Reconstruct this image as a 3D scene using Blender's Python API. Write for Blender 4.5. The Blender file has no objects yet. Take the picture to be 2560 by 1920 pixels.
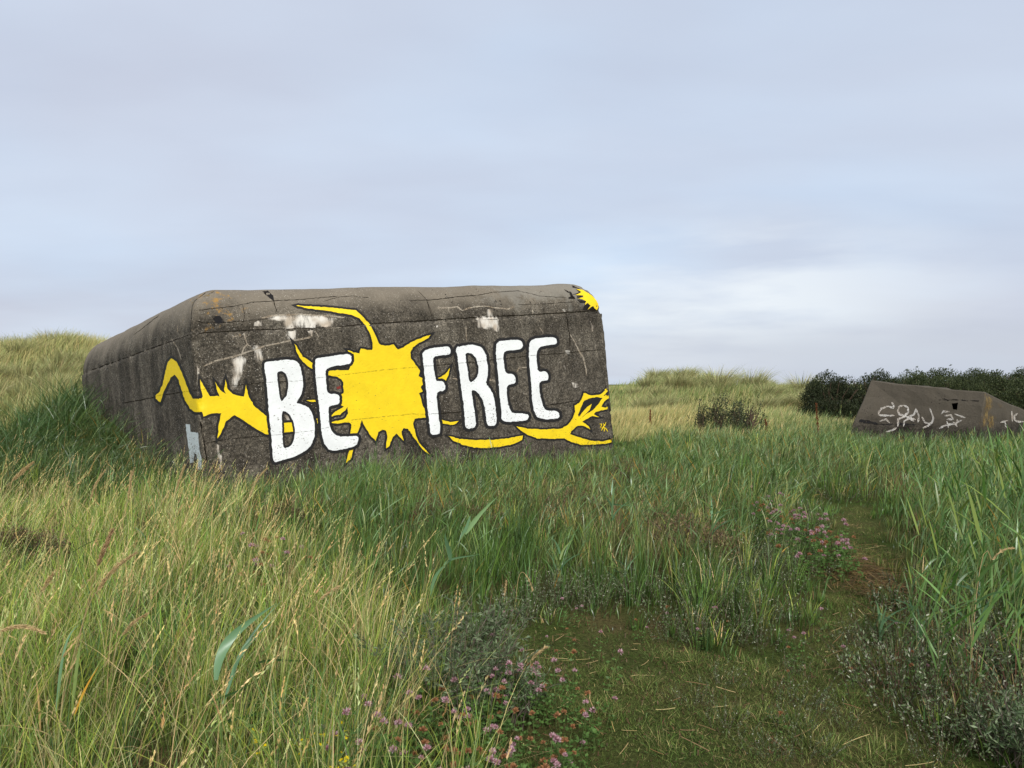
import bpy, bmesh, math, random
import numpy as np
from mathutils import Vector, Matrix
from mathutils.bvhtree import BVHTree
from mathutils.geometry import delaunay_2d_cdt

random.seed(7); RNG = np.random.default_rng(7)
S = bpy.context.scene
COL = S.collection
R = math.radians

# ------------------------------------------------------------------ camera
EYE = 1.6
F = 1923.0                      # focal length in photograph pixels (2560 wide)
cd = bpy.data.cameras.new('camera'); cam = bpy.data.objects.new('camera', cd); COL.objects.link(cam)
cd.sensor_width = 36; cd.lens = F / 2560 * 36; cd.clip_end = 3000; cd.clip_start = 0.05
cam.location = (0, 0, EYE); cam.rotation_euler = (R(90), 0, 0)
S.camera = cam

# ------------------------------------------------------------------ world / light
SUN_EL, SUN_AZ = 36.0, 170.0    # azimuth clockwise from +Y (view direction)
w = bpy.data.worlds.new('World'); S.world = w; w.use_nodes = True
nt = w.node_tree; nt.nodes.clear()
def N(nt, t, **k):
    n = nt.nodes.new(t)
    for a, b in k.items():
        if a.startswith('_'): setattr(n, a[1:], b)
        else: n.inputs[a.replace('__', ' ')].default_value = b
    return n
def ramp(nt, stops, interp='LINEAR'):
    n = nt.nodes.new('ShaderNodeValToRGB'); cr = n.color_ramp; cr.interpolation = interp
    while len(cr.elements) > 1: cr.elements.remove(cr.elements[-1])
    for i, (p, c) in enumerate(stops):
        e = cr.elements[0] if i == 0 else cr.elements.new(p)
        e.position = p
        c = (c, c, c) if isinstance(c, (int, float)) else c
        e.color = (*c, 1)
    return n
L = nt.links.new
out = N(nt, 'ShaderNodeOutputWorld')
sky = N(nt, 'ShaderNodeTexSky'); sky.sky_type = 'NISHITA'; sky.sun_disc = False
sky.sun_elevation = R(SUN_EL); sky.sun_rotation = R(SUN_AZ)
bg1 = N(nt, 'ShaderNodeBackground', Strength=0.10); L(sky.outputs[0], bg1.inputs[0])
tc = N(nt, 'ShaderNodeTexCoord')
sep = N(nt, 'ShaderNodeSeparateXYZ'); L(tc.outputs['Generated'], sep.inputs[0])
# project the direction on a flat cloud deck: xy / (z + 0.12)
za = N(nt, 'ShaderNodeMath', _operation='MAXIMUM'); L(sep.outputs[2], za.inputs[0]); za.inputs[1].default_value = 0.0
zb = N(nt, 'ShaderNodeMath', _operation='ADD'); L(za.outputs[0], zb.inputs[0]); zb.inputs[1].default_value = 0.16
dx = N(nt, 'ShaderNodeMath', _operation='DIVIDE'); L(sep.outputs[0], dx.inputs[0]); L(zb.outputs[0], dx.inputs[1])
dy = N(nt, 'ShaderNodeMath', _operation='DIVIDE'); L(sep.outputs[1], dy.inputs[0]); L(zb.outputs[0], dy.inputs[1])
cx = N(nt, 'ShaderNodeCombineXYZ'); L(dx.outputs[0], cx.inputs[0]); L(dy.outputs[0], cx.inputs[1])
n1 = N(nt, 'ShaderNodeTexNoise', Scale=0.42, Detail=4.0, Roughness=0.50, Distortion=0.25); L(cx.outputs[0], n1.inputs['Vector'])
mp2 = N(nt, 'ShaderNodeMapping'); mp2.inputs['Location'].default_value = (5.3, 2.2, 0); mp2.inputs['Scale'].default_value = (0.8, 1.6, 1)
L(cx.outputs[0], mp2.inputs[0])
n2 = N(nt, 'ShaderNodeTexNoise', Scale=0.75, Detail=6.0, Roughness=0.5, Distortion=0.1); L(mp2.outputs[0], n2.inputs['Vector'])
# cloud colours: lavender grey bases, pale blue bright parts
r1 = ramp(nt, [(0.36, (0.610, 0.650, 0.775)), (0.51, (0.645, 0.730, 0.880)), (0.66, (0.66, 0.80, 0.99))]); L(n1.outputs[0], r1.inputs[0])
r2 = ramp(nt, [(0.36, (0.945, 0.94, 0.945)), (0.64, (1.05, 1.045, 1.03))]); L(n2.outputs[0], r2.inputs[0])
mul = N(nt, 'ShaderNodeMix', _data_type='RGBA', _blend_type='MULTIPLY'); mul.inputs[0].default_value = 1
L(r1.outputs[0], mul.inputs[6]); L(r2.outputs[0], mul.inputs[7])
# the deck thins to a bright break low on the right
mpb = N(nt, 'ShaderNodeMapping'); mpb.inputs['Scale'].default_value = (1, 1, 2.6); L(tc.outputs['Generated'], mpb.inputs[0])
vm = N(nt, 'ShaderNodeVectorMath', _operation='DISTANCE'); L(mpb.outputs[0], vm.inputs[0]); vm.inputs[1].default_value = (0.26, 0.955, 0.27)
r3 = ramp(nt, [(0.0, 1.0), (0.12, 0.75), (0.33, 0.0)]); L(vm.outputs['Value'], r3.inputs[0])
n3 = N(nt, 'ShaderNodeTexNoise', Scale=3.0, Detail=5.0, Roughness=0.5)
mp3 = N(nt, 'ShaderNodeMapping'); mp3.inputs['Scale'].default_value = (1.2, 1.2, 6.0); L(tc.outputs['Generated'], mp3.inputs[0]); L(mp3.outputs[0], n3.inputs['Vector'])
r4 = ramp(nt, [(0.36, 0.05), (0.56, 1.0)]); L(n3.outputs[0], r4.inputs[0])
br = N(nt, 'ShaderNodeMath', _operation='MULTIPLY'); L(r3.outputs[0], br.inputs[0]); L(r4.outputs[0], br.inputs[1])
brm = N(nt, 'ShaderNodeMix', _data_type='RGBA'); L(br.outputs[0], brm.inputs[0]); L(mul.outputs[2], brm.inputs[6]); brm.inputs[7].default_value = (0.90, 0.95, 1.0, 1)
# a low grey bank above the horizon on the right
hz = ramp(nt, [(0.0, 1.0), (0.045, 0.9), (0.085, 0.0)]); L(sep.outputs[2], hz.inputs[0])
hx = ramp(nt, [(0.05, 0.0), (0.35, 1.0)]); L(sep.outputs[0], hx.inputs[0])
hm = N(nt, 'ShaderNodeMath', _operation='MULTIPLY'); L(hz.outputs[0], hm.inputs[0]); L(hx.outputs[0], hm.inputs[1])
hm2 = N(nt, 'ShaderNodeMath', _operation='MULTIPLY'); L(hm.outputs[0], hm2.inputs[0]); hm2.inputs[1].default_value = 0.75
bk_ = N(nt, 'ShaderNodeMix', _data_type='RGBA'); L(hm2.outputs[0], bk_.inputs[0]); L(brm.outputs[2], bk_.inputs[6]); bk_.inputs[7].default_value = (0.585, 0.63, 0.735, 1)
brm = bk_
# brighter overcast around the veiled sun behind the camera
sd = Vector((math.sin(R(SUN_AZ)) * math.cos(R(SUN_EL)), math.cos(R(SUN_AZ)) * math.cos(R(SUN_EL)), math.sin(R(SUN_EL))))
vd = N(nt, 'ShaderNodeVectorMath', _operation='DOT_PRODUCT'); L(tc.outputs['Generated'], vd.inputs[0]); vd.inputs[1].default_value = sd
r5 = ramp(nt, [(0.0, 0.0), (0.35, 0.0), (1.0, 1.0)]); L(vd.outputs['Value'], r5.inputs[0])
gl = N(nt, 'ShaderNodeMath', _operation='MULTIPLY_ADD'); L(r5.outputs[0], gl.inputs[0]); gl.inputs[1].default_value = 0.45; gl.inputs[2].default_value = 1.0
wm = N(nt, 'ShaderNodeMix', _data_type='RGBA'); r6 = ramp(nt, [(0.0, 0.0), (0.30, 0.0), (0.75, 0.9)]); L(vd.outputs['Value'], r6.inputs[0]); L(r6.outputs[0], wm.inputs[0]); L(brm.outputs[2], wm.inputs[6]); wm.inputs[7].default_value = (0.90, 0.84, 0.74, 1)
bg2 = N(nt, 'ShaderNodeBackground'); L(wm.outputs[2], bg2.inputs[0]); L(gl.outputs[0], bg2.inputs[1])
mx = N(nt, 'ShaderNodeMixShader'); mx.inputs[0].default_value = 0.90
L(bg1.outputs[0], mx.inputs[1]); L(bg2.outputs[0], mx.inputs[2]); L(mx.outputs[0], out.inputs[0])

sl = bpy.data.lights.new('sun', 'SUN'); sl.energy = 3.3; sl.angle = R(10); sl.color = (1.0, 0.95, 0.87)
so = bpy.data.objects.new('sun', sl); COL.objects.link(so); so.rotation_euler = sd.to_track_quat('Z', 'Y').to_euler(); so.location = sd * 50

S.view_settings.view_transform = 'Standard'; S.view_settings.look = 'None'
S.view_settings.exposure = 0.0; S.view_settings.gamma = 1.0
S.render.engine = 'CYCLES'
S.cycles.max_bounces = 6; S.cycles.diffuse_bounces = 3; S.cycles.transmission_bounces = 3; S.cycles.transparent_max_bounces = 8

# ------------------------------------------------------------------ helpers
def smooth(t): t = np.clip(t, 0, 1); return t * t * (3 - 2 * t)
def _h(ix, iy, s):
    v = np.sin(ix * 127.1 + iy * 311.7 + s * 74.7) * 43758.5453
    return v - np.floor(v)
def vnoise(x, y, s=0.0):
    x = np.asarray(x, float); y = np.asarray(y, float)
    ix = np.floor(x); iy = np.floor(y); fx = smooth(x - ix); fy = smooth(y - iy)
    a = _h(ix, iy, s); b = _h(ix + 1, iy, s); c = _h(ix, iy + 1, s); d = _h(ix + 1, iy + 1, s)
    return (a * (1 - fx) + b * fx) * (1 - fy) + (c * (1 - fx) + d * fx) * fy
def fbm(x, y, s=0.0, o=4):
    r = 0; a = 0.5; f = 1.0
    for i in range(o): r = r + a * vnoise(x * f, y * f, s + i * 3.1); a *= .5; f *= 2.03
    return r / (1 - 0.5 ** o)

def tag(o, label=None, cat=None, group=None, kind=None):
    if label: o['label'] = label
    if cat: o['category'] = cat
    if group: o['group'] = group
    if kind: o['kind'] = kind
    return o
def link(name, me, mat=None, parent=None):
    if mat is not None:
        for m in (mat if isinstance(mat, (list, tuple)) else [mat]): me.materials.append(m)
    o = bpy.data.objects.new(name, me); COL.objects.link(o)
    if parent: o.parent = parent
    return o
def empty(name, loc=(0, 0, 0), rz=0, sc=1):
    o = bpy.data.objects.new(name, None); COL.objects.link(o); o.location = loc
    o.rotation_euler = (0, 0, rz); o.scale = (sc, sc, sc); o.empty_display_size = 0.2
    return o
def mesh_np(name, V, Q=None, T=None, col=None, smooth_sh=False):
    V = np.asarray(V, np.float32).reshape(-1, 3)
    me = bpy.data.meshes.new(name); me.vertices.add(len(V)); me.vertices.foreach_set('co', V.ravel())
    loops = []; starts = []; n = 0
    if Q is not None and len(Q):
        Q = np.asarray(Q, np.int32).reshape(-1, 4); loops.append(Q.ravel()); starts.append(np.arange(len(Q)) * 4); n = len(Q) * 4
    if T is not None and len(T):
        T = np.asarray(T, np.int32).reshape(-1, 3); loops.append(T.ravel()); starts.append(n + np.arange(len(T)) * 3)
    loops = np.concatenate(loops); starts = np.concatenate(starts).astype(np.int32)
    me.loops.add(len(loops)); me.loops.foreach_set('vertex_index', loops.astype(np.int32))
    me.polygons.add(len(starts)); me.polygons.foreach_set('loop_start', starts)
    if smooth_sh: me.polygons.foreach_set('use_smooth', np.ones(len(starts), bool))
    if col is not None:
        a = me.color_attributes.new('Col', 'FLOAT_COLOR', 'POINT')
        c = np.ones((len(V), 4), np.float32); c[:, :3] = col; a.data.foreach_set('color', c.ravel())
    me.update(calc_edges=True); me.validate()
    return me
class Geo:                                   # gathers quads / triangles with colours
    def __init__(s): s.V = []; s.Q = []; s.T = []; s.C = []; s.n = 0
    def add(s, V, Q=None, T=None, C=(1, 1, 1)):
        V = np.asarray(V, float).reshape(-1, 3)
        C = np.broadcast_to(np.asarray(C, float), V.shape)
        s.V.append(V); s.C.append(C)
        if Q is not None and len(Q): s.Q.append(np.asarray(Q).reshape(-1, 4) + s.n)
        if T is not None and len(T): s.T.append(np.asarray(T).reshape(-1, 3) + s.n)
        s.n += len(V)
    def arr(s):
        return (np.concatenate(s.V), np.concatenate(s.Q) if s.Q else np.zeros((0, 4), int),
                np.concatenate(s.T) if s.T else np.zeros((0, 3), int), np.concatenate(s.C))
    def mesh(s, name):
        V, Q, T, C = s.arr(); return mesh_np(name, V, Q, T, C)

# ------------------------------------------------------------------ materials
def newmat(name):
    m = bpy.data.materials.new(name); m.use_nodes = True; m.node_tree.nodes.clear(); return m, m.node_tree
def leaf_mat(name, trans=0.35, gloss=0.05, rough=0.45, sat=1.0):
    m, t = newmat(name); l = t.links.new
    o = N(t, 'ShaderNodeOutputMaterial'); a = N(t, 'ShaderNodeVertexColor', _layer_name='Col')
    d = N(t, 'ShaderNodeBsdfDiffuse'); tr = N(t, 'ShaderNodeBsdfTranslucent'); g = N(t, 'ShaderNodeBsdfGlossy', Roughness=rough)
    g.inputs[0].default_value = (0.9, 0.95, 1, 1)
    l(a.outputs[0], d.inputs[0]); l(a.outputs[0], tr.inputs[0])
    m1 = N(t, 'ShaderNodeMixShader'); m1.inputs[0].default_value = trans; l(d.outputs[0], m1.inputs[1]); l(tr.outputs[0], m1.inputs[2])
    m2 = N(t, 'ShaderNodeMixShader'); m2.inputs[0].default_value = gloss; l(m1.outputs[0], m2.inputs[1]); l(g.outputs[0], m2.inputs[2])
    l(m2.outputs[0], o.inputs[0]); return m
M_GRASS = leaf_mat('grass_blade', 0.24, 0.008)
M_REED = leaf_mat('reed_leaf', 0.24, 0.03, 0.35)
M_TWIG = leaf_mat('bark_twig', 0.0, 0.004)
M_PETAL = leaf_mat('petal', 0.35, 0.0)
M_SHRUB = leaf_mat('shrub_leaf', 0.15, 0.012)

def concrete_mat(name, light=1.0, lichen=True):
    m, t = newmat(name); l = t.links.new
    o = N(t, 'ShaderNodeOutputMaterial'); b = N(t, 'ShaderNodeBsdfPrincipled'); b.inputs['Roughness'].default_value = 0.93
    b.inputs['Specular IOR Level'].default_value = 0.2
    tc = N(t, 'ShaderNodeTexCoord'); P = tc.outputs['Object']
    def noise(scale, det=4.0, rough=0.55, vec=None, sc3=None, dist=0.0, loc=None):
        v = P
        if sc3 or loc:
            mp = N(t, 'ShaderNodeMapping'); l(P, mp.inputs[0])
            if sc3: mp.inputs['Scale'].default_value = sc3
            if loc: mp.inputs['Location'].default_value = loc
            v = mp.outputs[0]
        n = N(t, 'ShaderNodeTexNoise', Scale=scale, Detail=det, Roughness=rough, Distortion=dist); l(v, n.inputs['Vector']); return n.outputs[0]
    def mixc(f, a, c, mode='MIX', fac=None):
        x = N(t, 'ShaderNodeMix', _data_type='RGBA', _blend_type=mode)
        if f is None: x.inputs[0].default_value = fac
        else: l(f, x.inputs[0])
        for i, q in ((6, a), (7, c)):
            if isinstance(q, tuple): x.inputs[i].default_value = (*q, 1)
            else: l(q, x.inputs[i])
        return x.outputs[2]
    def rmp(v, st): r = ramp(t, st); l(v, r.inputs[0]); return r.outputs[0]
    k = light
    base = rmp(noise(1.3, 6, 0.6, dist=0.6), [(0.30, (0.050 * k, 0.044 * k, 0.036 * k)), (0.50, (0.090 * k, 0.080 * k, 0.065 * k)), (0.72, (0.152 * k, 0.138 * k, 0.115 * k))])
    mid = rmp(noise(9.0, 5, 0.65), [(0.3, 0.62), (0.7, 1.35)])
    base = mixc(None, base, mid, 'MULTIPLY', 1.0)
    fine = rmp(noise(70.0, 4, 0.75), [(0.33, 0.30), (0.5, 0.90), (0.66, 2.3)])
    base = mixc(None, base, fine, 'MULTIPLY', 0.9)
    base = mixc(None, base, rmp(noise(26.0, 3, 0.7, loc=(3, 1, 7)), [(0.36, 0.45), (0.5, 0.95), (0.64, 1.75)]), 'MULTIPLY', 0.85)
    streak = rmp(noise(2.6, 4, 0.6, sc3=(1, 1, 0.10)), [(0.38, 0.55), (0.55, 1.0), (0.7, 1.3)])
    base = mixc(None, base, streak, 'MULTIPLY', 0.95)
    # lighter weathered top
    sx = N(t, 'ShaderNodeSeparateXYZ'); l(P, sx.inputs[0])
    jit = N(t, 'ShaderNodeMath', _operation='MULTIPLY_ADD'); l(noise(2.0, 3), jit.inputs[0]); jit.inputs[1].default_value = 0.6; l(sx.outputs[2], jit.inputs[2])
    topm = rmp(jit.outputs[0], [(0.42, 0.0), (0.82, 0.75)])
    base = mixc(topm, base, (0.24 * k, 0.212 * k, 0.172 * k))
    # pale grit and lime specks
    for sc, th, c, seed in () if not lichen else ((55.0, 0.09, (0.42, 0.40, 0.36), 0), (24.0, 0.08, (0.55, 0.53, 0.49), 3)):
        vo = N(t, 'ShaderNodeTexVoronoi', Scale=sc); mp = N(t, 'ShaderNodeMapping'); mp.inputs['Location'].default_value = (seed, seed, 0); l(P, mp.inputs[0]); l(mp.outputs[0], vo.inputs['Vector'])
        lt = N(t, 'ShaderNodeMath', _operation='LESS_THAN'); l(vo.outputs['Distance'], lt.inputs[0])
        msk = N(t, 'ShaderNodeMath', _operation='MULTIPLY'); l(noise(1.7, 3, 0.6, loc=(seed + 4, 1, 0)), msk.inputs[0]); msk.inputs[1].default_value = th * 3.2
        l(msk.outputs[0], lt.inputs[1])
        hf = N(t, 'ShaderNodeMath', _operation='MULTIPLY'); l(lt.outputs[0], hf.inputs[0]); hf.inputs[1].default_value = 0.6
        base = mixc(hf.outputs[0], base, c)
    # dark pits
    vo = N(t, 'ShaderNodeTexVoronoi', Scale=17.0); l(P, vo.inputs['Vector'])
    lt = N(t, 'ShaderNodeMath', _operation='LESS_THAN'); l(vo.outputs['Distance'], lt.inputs[0])
    msk = rmp(noise(2.3, 3, 0.6, loc=(9, 4, 2)), [(0.5, 0.0), (0.7, 0.30)]); l(msk, lt.inputs[1])
    base = mixc(lt.outputs[0], base, (0.022, 0.019, 0.016))
    if lichen:
        # orange lichen near the top of the left corner
        vd = N(t, 'ShaderNodeVectorMath', _operation='DISTANCE'); l(P, vd.inputs[0]); vd.inputs[1].default_value = (0.45, 0.1, 0.62)
        nn = N(t, 'ShaderNodeMath', _operation='SUBTRACT'); l(noise(8.0, 4, 0.7), nn.inputs[0])
        sc_ = N(t, 'ShaderNodeMath', _operation='MULTIPLY'); l(vd.outputs['Value'], sc_.inputs[0]); sc_.inputs[1].default_value = 0.22; l(sc_.outputs[0], nn.inputs[1])
        lm = rmp(nn.outputs[0], [(0.50, 0.0), (0.60, 0.7)])
        base = mixc(lm, base, (0.36, 0.20, 0.035))
        # pale mortar plaster along the top towards the right
        vb = N(t, 'ShaderNodeVectorMath', _operation='DISTANCE')
        mq = N(t, 'ShaderNodeMapping'); mq.inputs['Scale'].default_value = (0.22, 1, 1.3); l(P, mq.inputs[0]); l(mq.outputs[0], vb.inputs[0]); vb.inputs[1].default_value = (1.62, 0.2, 0.75)
        nb = N(t, 'ShaderNodeMath', _operation='SUBTRACT'); l(noise(3.0, 5, 0.6), nb.inputs[0])
        sb = N(t, 'ShaderNodeMath', _operation='MULTIPLY'); l(vb.outputs['Value'], sb.inputs[0]); sb.inputs[1].default_value = 0.55; l(sb.outputs[0], nb.inputs[1])
        lm = rmp(nb.outputs[0], [(0.25, 0.0), (0.40, 0.5)])
        base = mixc(lm, base, (0.22, 0.215, 0.195))
    l(base, b.inputs['Base Color'])
    bm = N(t, 'ShaderNodeBump', Strength=0.9, Distance=0.02)
    h1 = N(t, 'ShaderNodeMath', _operation='MULTIPLY_ADD'); l(noise(45.0, 5, 0.7), h1.inputs[0]); h1.inputs[1].default_value = 0.45; l(noise(7.0, 5, 0.6), h1.inputs[2])
    # shuttering board lines
    l(h1.outputs[0], bm.inputs['Height']); l(bm.outputs[0], b.inputs['Normal'])
    l(b.outputs[0], o.inputs[0]); return m
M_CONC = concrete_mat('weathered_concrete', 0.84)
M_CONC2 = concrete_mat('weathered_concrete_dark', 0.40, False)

def paint_mat(name, c, wear=0.5, under=(0.09, 0.08, 0.065), vary=0.12):
    m, t = newmat(name); l = t.links.new
    o = N(t, 'ShaderNodeOutputMaterial'); b = N(t, 'ShaderNodeBsdfPrincipled'); b.inputs['Roughness'].default_value = 0.6
    b.inputs['Specular IOR Level'].default_value = 0.3
    tc = N(t, 'ShaderNodeTexCoord'); P = tc.outputs['Object']
    n0 = N(t, 'ShaderNodeTexNoise', Scale=3.5, Detail=6.0, Roughness=0.6); l(P, n0.inputs['Vector'])
    r0 = ramp(t, [(0.3, 1 - vary), (0.7, 1.0)]); l(n0.outputs[0], r0.inputs[0])
    mu = N(t, 'ShaderNodeMix', _data_type='RGBA', _blend_type='MULTIPLY'); mu.inputs[0].default_value = 1; mu.inputs[6].default_value = (*c, 1); l(r0.outputs[0], mu.inputs[7])
    # worn pits: fine noise, stronger where a coarse mask and the foot of the wall say so
    nf = N(t, 'ShaderNodeTexNoise', Scale=38.0, Detail=4.0, Roughness=0.65)
    mpv = N(t, 'ShaderNodeMapping'); mpv.inputs['Scale'].default_value = (0.6, 0.6, 1.3); l(P, mpv.inputs[0]); l(mpv.outputs[0], nf.inputs['Vector'])
    nm = N(t, 'ShaderNodeTexNoise', Scale=1.3, Detail=3.0); l(P, nm.inputs['Vector'])
    sx = N(t, 'ShaderNodeSeparateXYZ'); l(P, sx.inputs[0])
    low = ramp(t, [(0.0, 1.0), (1.0, 0.0)])
    mr = N(t, 'ShaderNodeMapRange'); mr.inputs['From Min'].default_value = -2.6; mr.inputs['From Max'].default_value = -1.4; l(sx.outputs[2], mr.inputs[0]); l(mr.outputs[0], low.inputs[0])
    ad = N(t, 'ShaderNodeMath', _operation='MULTIPLY_ADD'); l(low.outputs[0], ad.inputs[0]); ad.inputs[1].default_value = 0.10 * wear
    ma = N(t, 'ShaderNodeMath', _operation='MULTIPLY_ADD'); l(nm.outputs[0], ma.inputs[0]); ma.inputs[1].default_value = 0.22 * wear; l(nf.outputs[0], ma.inputs[2])
    l(ma.outputs[0], ad.inputs[2])
    rr = ramp(t, [(0.738, 0.0), (0.768, 1.0)]); l(ad.outputs[0], rr.inputs[0])
    mm = N(t, 'ShaderNodeMix', _data_type='RGBA'); l(rr.outputs[0], mm.inputs[0]); l(mu.outputs[2], mm.inputs[6]); mm.inputs[7].default_value = (*under, 1)
    l(mm.outputs[2], b.inputs['Base Color'])
    bm = N(t, 'ShaderNodeBump', Strength=0.5, Distance=0.012)
    nb = N(t, 'ShaderNodeTexNoise', Scale=24.0, Detail=6.0, Roughness=0.65); l(P, nb.inputs['Vector']); l(nb.outputs[0], bm.inputs['Height']); l(bm.outputs[0], b.inputs['Normal'])
    l(b.outputs[0], o.inputs[0]); return m
M_WHITE = paint_mat('white_paint', (0.80, 0.845, 0.89), 0.85, (0.16, 0.15, 0.13), 0.14)
M_YEL = paint_mat('yellow_paint', (0.85, 0.635, 0.012), 0.60, (0.16, 0.13, 0.03), 0.16)
M_BLACK = paint_mat('black_paint', (0.012, 0.012, 0.013), 0.35)
M_BLUEW = paint_mat('pale_blue_paint', (0.52, 0.60, 0.64), 1.1, (0.12, 0.11, 0.10))
M_RED = paint_mat('faded_red_paint', (0.20, 0.03, 0.025), 1.6)

def stain_mat(name, c, lo, hi, scale, zs=1.0, mx=0.85):
    m, t = newmat(name); l = t.links.new
    o = N(t, 'ShaderNodeOutputMaterial'); b = N(t, 'ShaderNodeBsdfDiffuse'); tr = N(t, 'ShaderNodeBsdfTransparent')
    tc = N(t, 'ShaderNodeTexCoord'); mp = N(t, 'ShaderNodeMapping'); mp.inputs['Scale'].default_value = (1, 1, zs); l(tc.outputs['Object'], mp.inputs[0])
    n = N(t, 'ShaderNodeTexNoise', Scale=scale, Detail=7.0, Roughness=0.72); l(mp.outputs[0], n.inputs['Vector'])
    a = N(t, 'ShaderNodeVertexColor', _layer_name='Col'); sx = N(t, 'ShaderNodeSeparateColor'); l(a.outputs[0], sx.inputs[0])
    # edge fade stored on the stain's own vertices
    ad = N(t, 'ShaderNodeMath', _operation='MULTIPLY_ADD'); l(sx.outputs[0], ad.inputs[0]); ad.inputs[1].default_value = 0.17
    s2 = N(t, 'ShaderNodeMath', _operation='SUBTRACT'); l(n.outputs[0], s2.inputs[0]); s2.inputs[1].default_value = 0.17; l(s2.outputs[0], ad.inputs[2])
    r = ramp(t, [(lo, 0.0), (hi, mx)]); l(ad.outputs[0], r.inputs[0])
    n2 = N(t, 'ShaderNodeTexNoise', Scale=5.0, Detail=4.0); l(tc.outputs['Object'], n2.inputs['Vector'])
    rc = ramp(t, [(0.35, tuple(x * 0.62 * y for x, y in zip(c, (1.06, 0.95, 0.84)))), (0.58, c)]); l(n2.outputs[0], rc.inputs[0]); l(rc.outputs[0], b.inputs[0])
    m1 = N(t, 'ShaderNodeMixShader'); l(r.outputs[0], m1.inputs[0]); l(tr.outputs[0], m1.inputs[1]); l(b.outputs[0], m1.inputs[2]); l(m1.outputs[0], o.inputs[0])
    return m
M_LIME = stain_mat('lime_bloom', (0.78, 0.76, 0.72), 0.30, 0.50, 9.0, 0.25)
M_VEIN = stain_mat('lime_vein', (0.42, 0.38, 0.32), 0.34, 0.52, 30.0, 1.0, 0.8)
M_CRACK = stain_mat('crack_line', (0.014, 0.012, 0.010), 0.36, 0.48, 22.0, 1.0, 0.95)
M_SEAMTOP = stain_mat('joint_over_paint', (0.05, 0.045, 0.03), 0.42, 0.58, 22.0, 1.0, 0.45)
M_SPRAY = stain_mat('chalky_spray', (0.55, 0.54, 0.53), 0.38, 0.53, 40.0, 1.0, 0.85)
M_OCHRE = stain_mat('ochre_lichen', (0.32, 0.235, 0.10), 0.36, 0.56, 14.0, 0.6, 0.65)
M_SOOT = stain_mat('black_smear', (0.02, 0.02, 0.022), 0.20, 0.34, 16.0, 1.0, 0.95)

def ground_mat():
    m, t = newmat('moss_and_sand'); l = t.links.new
    o = N(t, 'ShaderNodeOutputMaterial'); b = N(t, 'ShaderNodeBsdfPrincipled'); b.inputs['Roughness'].default_value = 1.0; b.inputs['Specular IOR Level'].default_value = 0.05
    tc = N(t, 'ShaderNodeTexCoord'); P = tc.outputs['Object']
    n1 = N(t, 'ShaderNodeTexNoise', Scale=1.1, Detail=6.0, Roughness=0.6); l(P, n1.inputs['Vector'])
    r1 = ramp(t, [(0.36, (0.050, 0.074, 0.018)), (0.55, (0.072, 0.080, 0.026)), (0.70, (0.100, 0.074, 0.036))]); l(n1.outputs[0], r1.inputs[0])
    n2 = N(t, 'ShaderNodeTexNoise', Scale=45.0, Detail=6.0, Roughness=0.75); l(P, n2.inputs['Vector'])
    r2 = ramp(t, [(0.3, 0.4), (0.7, 1.7)]); l(n2.outputs[0], r2.inputs[0])
    mu = N(t, 'ShaderNodeMix', _data_type='RGBA', _blend_type='MULTIPLY'); mu.inputs[0].default_value = 1; l(r1.outputs[0], mu.inputs[6]); l(r2.outputs[0], mu.inputs[7])
    l(mu.outputs[2], b.inputs['Base Color'])
    bm = N(t, 'ShaderNodeBump', Strength=1.0, Distance=0.03); l(n2.outputs[0], bm.inputs['Height']); l(bm.outputs[0], b.inputs['Normal'])
    l(b.outputs[0], o.inputs[0]); return m
M_GROUND = ground_mat()

# ------------------------------------------------------------------ terrain
def terr(x, y):
    x = np.asarray(x, float); y = np.asarray(y, float)
    z = 1.15 * smooth((y - 9.5) / 9) * smooth((-x - 3.4) / 4.2) * (1 - 0.42 * smooth((-x / np.maximum(y, 1) - 0.55) / 0.12) * smooth((20 - y) / 3))
    z = z + 1.55 * smooth((y - 19) / 9) * smooth((-x - 6) / 7) * (1 - 0.5 * smooth((y - 32) / 20))
    z = z + 1.0 * smooth((y - 20) / 22) * smooth((x + 8) / 6)
    z = z + 0.92 * np.exp(-((x - 9.3) / 3.6) ** 2 - ((y - 36) / 6) ** 2)
    z = z + 0.45 * np.exp(-((x - 22) / 7) ** 2 - ((y - 34) / 6) ** 2)
    far = smooth((y - 16) / 12)
    z = z + (fbm(x * 0.28, y * 0.28, 5) - 0.5) * 0.9 * far * smooth((60 - y) / 20)
    z = z + (fbm(x * 0.6, y * 0.6, 1) - 0.5) * 0.12 + (fbm(x * 3, y * 3, 2, 3) - 0.5) * 0.035
    return z
def axis(lo, mid0, mid1, hi, n, ne):
    return np.concatenate([mid0 - (mid0 - lo) * (np.linspace(1, 0, ne)[:-1] ** 2.2), np.linspace(mid0, mid1, n), mid1 + (hi - mid1) * (np.linspace(0, 1, ne)[1:] ** 2.2)])
xs = axis(-700, -24, 32, 700, 380, 40); ys = axis(-300, 1, 48, 900, 380, 40)
XX, YY = np.meshgrid(xs, ys); ZZ = terr(XX, YY)
nx, ny = len(xs), len(ys)
idx = np.arange(nx * ny).reshape(ny, nx)
Q = np.stack([idx[:-1, :-1], idx[:-1, 1:], idx[1:, 1:], idx[1:, :-1]], -1).reshape(-1, 4)
g = link('ground', mesh_np('ground', np.stack([XX, YY, ZZ], -1), Q, smooth_sh=True), M_GROUND)
tag(g, kind='structure')

def ray(px, py): return Vector(((px - 1280) / F, 1.0, (960 - py) / F))
def pt(px, py, d): return Vector((0, 0, EYE)) + ray(px, py) * d
def gp(px, py):                              # photo pixel -> point on the flat ground
    d = EYE * F / (py - 960); return ((px - 1280) / F * d, d)

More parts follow.
